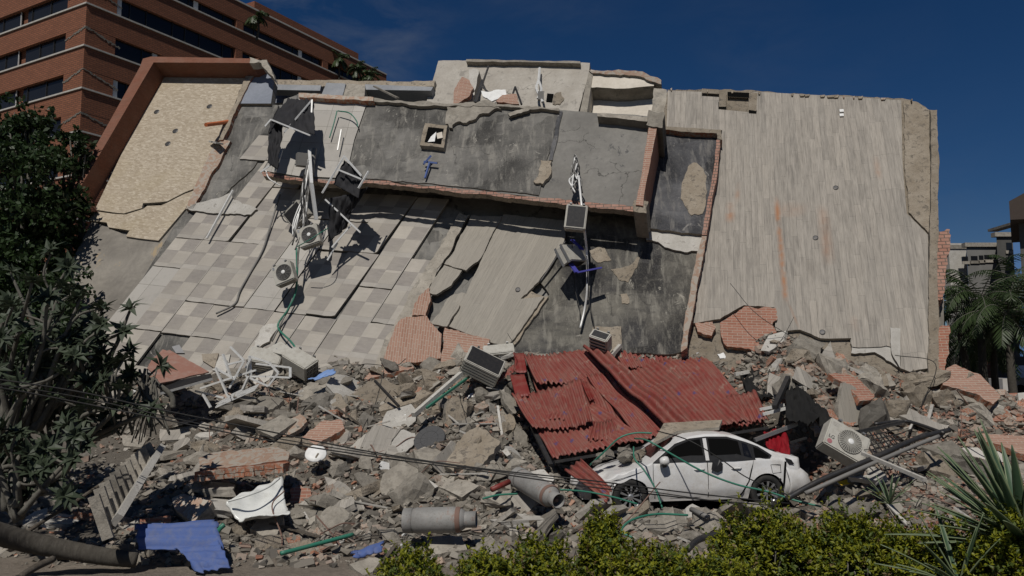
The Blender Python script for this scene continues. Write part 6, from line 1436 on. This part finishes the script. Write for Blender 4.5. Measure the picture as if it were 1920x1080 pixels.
# unseen tree, added left of the frame to cast shade over the plumeria
tree('leafy_tree', 'unseen tree added just outside the left of the view to cast shade', (-12.5, 9.0, 0), [(Vector((-11.6, 8.6, 6.8)), 1.8), (Vector((-10.8, 10.2, 7.2)), 1.3), (Vector((-13, 10.5, 7.4)), 1.9), (Vector((-12.5, 7.5, 8.2)), 1.9), (Vector((-13, 12.3, 6.8)), 1.5)], 3600, .26, 6, M['leaf_far'], .25)
def frond(lb, m, p, d, L, droop, r, lw=.035, ll=.55, n=26):
    d = d.normalized(); side = d.cross(Vector((0, 0, 1)))
    if side.length < .05: side = Vector((1, 0, 0))
    side.normalize(); pts = []; q = Vector(p); dd = d.copy()
    for i in range(11): pts.append(q.copy()); q = q+dd*L/10; dd = (dd+Vector((0, 0, -droop*.1*(1+i*.12)))).normalized()
    m.tube(pts, [.02*(1-.07*i) for i in range(11)], 4)
    for i in range(n):
        t = .12+.88*i/n; k = min(9, int(t*10)); f = t*10-k; pp = pts[k].lerp(pts[k+1], f); ax = (pts[k+1]-pts[k]).normalized(); sd_ = ax.cross(Vector((0, 0, 1))).normalized() if abs(ax.z) < .98 else side
        l_ = ll*math.sin(math.pi*(.12+.85*t))**.6*r.uniform(.8, 1.1)
        for s_ in (-1, 1):
            ld = (ax*.55+sd_*s_*.8+Vector((0, 0, -.15-r.uniform(0, .5)))).normalized(); nn_ = ld.cross(ax).normalized(); w_ = nn_.cross(ld).normalized(); b = len(lb.v)
            lb.v += [pp-w_*lw*.5, pp+w_*lw*.5, pp+ld*l_*.6+w_*lw*.5+Vector((0, 0, -.04)), pp+ld*l_+Vector((0, 0, -.16*l_)), pp+ld*l_*.6-w_*lw*.5+Vector((0, 0, -.04))]; lb.f.append((b, b+1, b+2, b+3, b+4))
def palm(label, base, top, nf, L, seed, r0=.16, droop=1.3, ll=.55, lw=.04, n=26, name='palm_tree'):
    r = random.Random(seed); root = empty(name, base, label, 'palm tree'); m = MB(); B, T = Vector(base), Vector(top)
    pts = spline([B, B.lerp(T, .5)+Vector((r.uniform(-.2, .2), 0, 0)), T], 8); m.tube(pts, [lerp(r0, r0*.7, i/(len(pts)-1)) for i in range(len(pts))], 10); m.make('trunk', M['palmtrunk'], root, smooth=True)
    lb = LB(); m = MB()
    for k in range(nf):
        a = k*2.4+r.uniform(-.3, .3); e = r.uniform(-.1, 1.25) if k < nf*.75 else r.uniform(-.8, .1)
        frond(lb, m, T, Vector((math.cos(a)*math.cos(e), math.sin(a)*math.cos(e), math.sin(e))), L*r.uniform(.8, 1.1), droop*r.uniform(.8, 1.2), r, lw, ll, n)
    m.make('frond_stalks', M['twig'], root, smooth=True); lb.make('crown', M['frond'], root); return root
for px, py, d, L, sd_, nf, lb_ in ((1838,560,31,2.7,1,26,'tallest palm with full crown right of the collapsed building'), (1795,595,33,2.4,2,20,'palm with drooping fronds touching the building corner'), (1890,590,30,2.6,3,24,'palm at the right edge in front of the blue strip'), (1862,640,34,2.2,4,18,'low palm behind the kiosk between the taller palms'), (1820,655,36,2.,5,16,'small dark palm behind the sloping brick plate'), (1925,540,32,2.6,8,20,'palm cut off by the right edge of the view')):
    T = at(px, py, d); palm(lb_, (T.x+.2, d, 0), T, nf, L, sd_, .17)
for px, py, sd_, lb_ in ((637,112,11,'leftmost small palm on the office roof edge'), (668,128,12,'middle small palm on the office roof edge'), (692,142,13,'rightmost small palm on the office roof edge'),  (482,32,15,'short bushy palm on the office roof parapet')):
    T = at(px, py, 84 if px > 600 else 72); palm(lb_, (T.x, T.y, T.z-2.2), T, 16, 1.5, sd_, .12, 1.6, .5, .09, 12, 'roof_palm')
# plumeria, lower left
def plumeria(label, base, tips, seed, spread=1.):
    r = random.Random(seed); root = empty('plumeria_tree', base, label, 'small tree'); m = MB(); lb = LB(); B = Vector(base)
    for T in tips:
        mid = B.lerp(T, .5)+Vector((r.uniform(-.4, .4), r.uniform(-.3, .3), r.uniform(.0, .5))); pts = spline([B+rv(r)*.15, mid, T], 7)
        m.tube(pts, [lerp(.055, .022, i/(len(pts)-1)) for i in range(len(pts))], 6)
        ends = [T]
        for _ in range(2):
            s0 = pts[r.randint(7, 12)]; e = s0+rv(r)*.5+Vector((0, 0, .25)); m.tube(spline([s0, s0.lerp(e, .5)+rv(r)*.12, e], 4), .02, 5); ends.append(e)
        for e in ends:
            ax = (rv(r)*.6+Vector((r.uniform(-.3, .3), -.4, .7))).normalized(); a0 = ax.cross(Vector((1, .2, 0))).normalized(); b0 = ax.cross(a0); n = r.randint(13, 19)
            for k in range(n):
                a = 2.4*k; sp_ = .45+.65*k/n; d = (a0*math.cos(a)+b0*math.sin(a))*sp_+ax*(1.05-sp_*.75)+Vector((0, 0, -.12)); L = r.uniform(.17, .30)
                lb.leaf(e, d, ax, L, L*.2, r.uniform(.1, .5))
    m.make('branches', M['twig'], root, smooth=True); lb.make('leaves', M['leaf_plum'], root)
r = random.Random(77)
def tips(lst, d0, d1): return [at(x, y, r.uniform(d0, d1)) for x, y in lst]
plumeria('plumeria with long bare branches reaching over the checkered tiles', at(60, 800, 13.6), tips([(128,500),(115,540),(150,560),(245,580),(190,610),(232,622),(100,600),(175,660),(130,650),(160,700),(205,690)], 12.8, 14.4), 1)
plumeria('dense plumeria filling the left edge below the dark tree', at(10, 830, 13.4), tips([(20,510),(60,530),(10,580),(45,620),(20,680),(80,690),(5,740),(90,560),(60,650),(110,700)], 12.4, 14.2), 2)
plumeria('low broken plumeria boughs hanging over the rubble beside the balustrade', at(150, 830, 13.8), tips([(110,780),(150,710),(190,720),(240,760),(160,765),(285,770),(70,745),(250,700),(205,800),(225,730),(180,700),(130,800)], 12.8, 14.6), 3)
plumeria('shaded plumeria growing above the fallen trunk', at(30, 960, 12.6), tips([(30,880),(70,860),(110,900),(140,860),(50,920),(10,800),(90,830),(165,830),(120,930)], 12., 13.4), 4)
wire('branch', 'thick bare plumeria bough bending down at the rubble edge', 'branch', [at(180,705,13.8), at(215,712,13.9), at(250,700,14.), at(285,715,14.1), at(320,740,14.2), at(325,765,14.2)], .05, M['twig'])
# hanging bare roots
root = empty('hanging_twigs', at(270, 740, 14), 'clump of bare hanging twigs at the right end of the plumeria', 'twigs')
m = MB()
for k in range(22):
    x = r.uniform(245, 300); y = r.uniform(690, 720); m.tube(spline([at(x, y, 14), at(x+r.uniform(-18, 18), y+40, 13.9), at(x+r.uniform(-30, 30), y+r.uniform(70, 120), 13.9)], 5), r.uniform(.01, .025), 5)
m.make('twigs', M['twig'], root, smooth=True)
# hedge along the bottom: separate bushes
def bush(label, cx, cy, w, d, h, n, seed):
    r = random.Random(seed); root = empty('hedge_bush', (cx, cy, 0), label, 'bush', 'bushes of the hedge along the foreground'); m = MB(); lb = LB(); li = LB(); dry = LB(); grn = LB()
    def surf(u, v, k=1.): 
        th = u*2*math.pi; ph = v*math.pi/2; b = 1+.22*noise.noise(Vector((math.cos(th)*1.6+seed, math.sin(th)*1.6, ph*1.6)))+.12*noise.noise(Vector((math.cos(th)*5, math.sin(th)*5+seed, ph*5)))
        return Vector((cx+w*math.cos(th)*math.cos(ph)**.7*b*k, cy+d*math.sin(th)*math.cos(ph)**.7*b*k, .05+h*math.sin(ph)**.8*b*k))
    for k in range(26):
        e = surf(r.random(), r.random()**.6, .97); m.tube(spline([Vector((cx+r.uniform(-.2, .2)*w, cy, 0)), Vector((cx, cy, 0)).lerp(e, .6)+rv(r)*.1, e], 4), [.018*(1-.07*i) for i in range(9)], 4)
    for k in range(n):
        sprig = surf(r.random(), r.random()**.75, r.uniform(.86, 1.05)+(r.uniform(.05, .2) if r.random() < .12 else 0)); out = (sprig-Vector((cx, cy, h*.3))).normalized()
        up = (out+Vector((0, 0, .8))+rv(r)*.5).normalized(); q0 = r.random(); tgt = dry if q0 < .05 else grn if q0 < .4 else lb
        for q in range(6):
            dd = (up*.7+rv(r)).normalized(); L = r.uniform(.035, .065); tgt.leaf(sprig+up*q*.012, dd, up, L, L*.27, .1)
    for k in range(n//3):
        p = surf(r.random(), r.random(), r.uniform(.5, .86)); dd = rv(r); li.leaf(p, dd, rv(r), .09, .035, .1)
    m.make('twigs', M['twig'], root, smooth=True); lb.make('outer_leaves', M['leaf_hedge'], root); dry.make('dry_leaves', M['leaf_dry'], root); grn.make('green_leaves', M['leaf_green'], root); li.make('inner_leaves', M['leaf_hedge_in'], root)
def bush_px(label, px, ytop, d, wpx, seed, n, dy=.6):
    T = at(px, ytop, d); bush(label, T.x, d, wpx/FPX*d, dy, max(.3, T.z)*.80, n, seed)
bush_px('low hedge bush at the left end of the hedge', 775, 1034, 9.2, 75, 1, 900)
bush_px('small rounded hedge bush right of the left end', 905, 1030, 9.2, 62, 2, 900)
bush_px('hedge bush with a raised tip below the gas cylinders', 1010, 1012, 9.3, 75, 3, 1300)
bush_px('tall pointed hedge bush in front of the front wheel', 1128, 962, 9.6, 50, 4, 1500, .45)
bush_px('hedge bush directly below the car doors', 1225, 1018, 9.0, 110, 5, 1700)
bush_px('tall broad hedge bush below the rear wheel of the car', 1440, 952, 9.4, 120, 6, 3000)
bush_px('broad hedge bush left of the agave', 1600, 968, 9.2, 130, 7, 2800)
bush_px('shaded hedge bush in front of the agave leaves', 1770, 985, 8.8, 130, 8, 2400)
bush_px('last hedge bush under the agave at the right corner', 1900, 955, 8.2, 110, 9, 2400)
bush_px('front hedge bush at the bottom edge between the two tall ones', 1330, 1050, 8.4, 120, 10, 1500)
# agave
def agave(label, base, n, L, seed, w=.05, fan=False):
    r = random.Random(seed); root = empty('agave', base, label, 'agave')
    s = bpy.data.materials.get('agave_leaf')
    for k in range(n):
        a = (k*2.4+r.uniform(-.2, .2)) if not fan else R(r.uniform(75, 300)); e = r.uniform(.12, 1.25)
        d = Vector((math.cos(a)*math.cos(e), math.sin(a)*math.cos(e)*.8, math.sin(e))).normalized(); l_ = L*r.uniform(.75, 1.1)
        side = d.cross(Vector((0, 0, 1))).normalized(); up = side.cross(d).normalized(); V, Fc, mi = [], [], []
        ns = 12
        for i in range(ns+1):
            t = i/ns; wd = w*math.sin(math.pi*min(1, .18+t*.82))**.75*(1-t*.25) if t < 1 else .001; c = Vector(base)+d*l_*t+Vector((0, 0, -.10*l_*t*t*math.cos(e)))
            for q, (sx_, uz) in enumerate(((-1, .35), (-.72, .16), (0, 0), (.72, .16), (1, .35))): V.append(c+side*sx_*wd+up*uz*wd)
        for i in range(ns):
            for q in range(4): b = i*5+q; Fc.append((b, b+1, b+6, b+5)); mi.append(1 if q in (0, 3) else 0)
        o = build('leaf', V, Fc, [M['agave'], M['agave_edge']], root, True, mi, True); o.modifiers.new('thick', 'SOLIDIFY').thickness = .008
M['agave'] = plain('agave_green', (.045, .085, .045), .5, 0, .25, 6, .4, (.14, .15, .11)); M['agave_edge'] = plain('agave_edge', (.15, .19, .10), .5, 0, .3, 6)
agave('large agave with pale edged sword leaves at the lower right', at(1925, 1030, 8.4), 46, 1.3, 1, .058, True)
agave('smaller agave half hidden in the hedge left of the large one', at(1800, 1100, 8.2), 12, .85, 2, .03, True)
agave('small spiky yucca growing in the brick rubble', at(1668, 945, 12.6), 16, .5, 3, .02)
# parked vehicle far right
def far_car():
    g = at(1905, 740, 44); root = empty('parked_pickup', (g.x+1.4, 44, 0), 'white pickup parked behind the palm trunks at the right edge', 'car'); z0 = max(0, g.z-.2)
    m = MB(); prof = [(-2.6,.4),(-2.6,1.05),(-1.2,1.12),(-.6,1.75),(1.1,1.78),(1.3,1.1),(2.6,1.05),(2.6,.4)]
    V = [Vector((x+g.x+1.4, y, z+z0)) for y in (43.1, 44.9) for x, z in prof]; n = len(prof); Fc = [tuple(range(n)), tuple(range(2*n-1, n-1, -1))]+[((i+1) % n, i, n+i, n+(i+1) % n) for i in range(n)]
    build('body', V, Fc, M['car'], root)
    for (a, b) in ((-.75, .15), (.25, 1.05)):
        m = MB(); m.box((g.x+1.4+a, 43.07, 1.15+z0), (g.x+1.4+b, 43.09, 1.65+z0)); m.make('window', M['carglass'], root)
    for x in (-1.7, 1.7):
        for y in (43.2, 44.8): m = MB(); m.lathe([(.36,-.12),(.38,0),(.36,.12)], 20, 0, Matrix.Translation((g.x+1.4+x, y, .38+z0)) @ Matrix.Rotation(R(90), 4, 'X')); m.make('wheel', M['tyre'], root)
far_car()
# ---------------------------------------------------------------- tell look-alikes apart by where they lie
bpy.context.view_layer.update()
byl = {}
for o in SC.objects:
    if o.parent is None and o.get('label') and o.get('category'): byl.setdefault(o['label'], []).append(o)
ORD = ['leftmost', 'second from left', 'third from left', 'fourth from left', 'fifth from left', 'sixth from left', 'seventh from left', 'eighth from left', 'ninth from left', 'tenth from left']
for lb_, L_ in byl.items():
    if len(L_) < 2: continue
    L_.sort(key=lambda o: to_px(o.location)[0]); n = len(L_)
    for i, o in enumerate(L_):
        w_ = 'rightmost' if i == n-1 else ORD[i] if i < len(ORD) else 'number %d from left' % (i+1)
        if n == 2: w_ = 'left one' if i == 0 else 'right one'
        o['label'] = lb_ + ', ' + w_
for o in SC.objects:
    if o.parent is None and o.get('label') and len(o['label'].split()) > 16: o['label'] = ' '.join(o['label'].replace('large ', '', 1).replace('small ', '', 1).replace('middling ', '', 1).replace(' weathered', '').replace(' splintered', '').split()[:16])
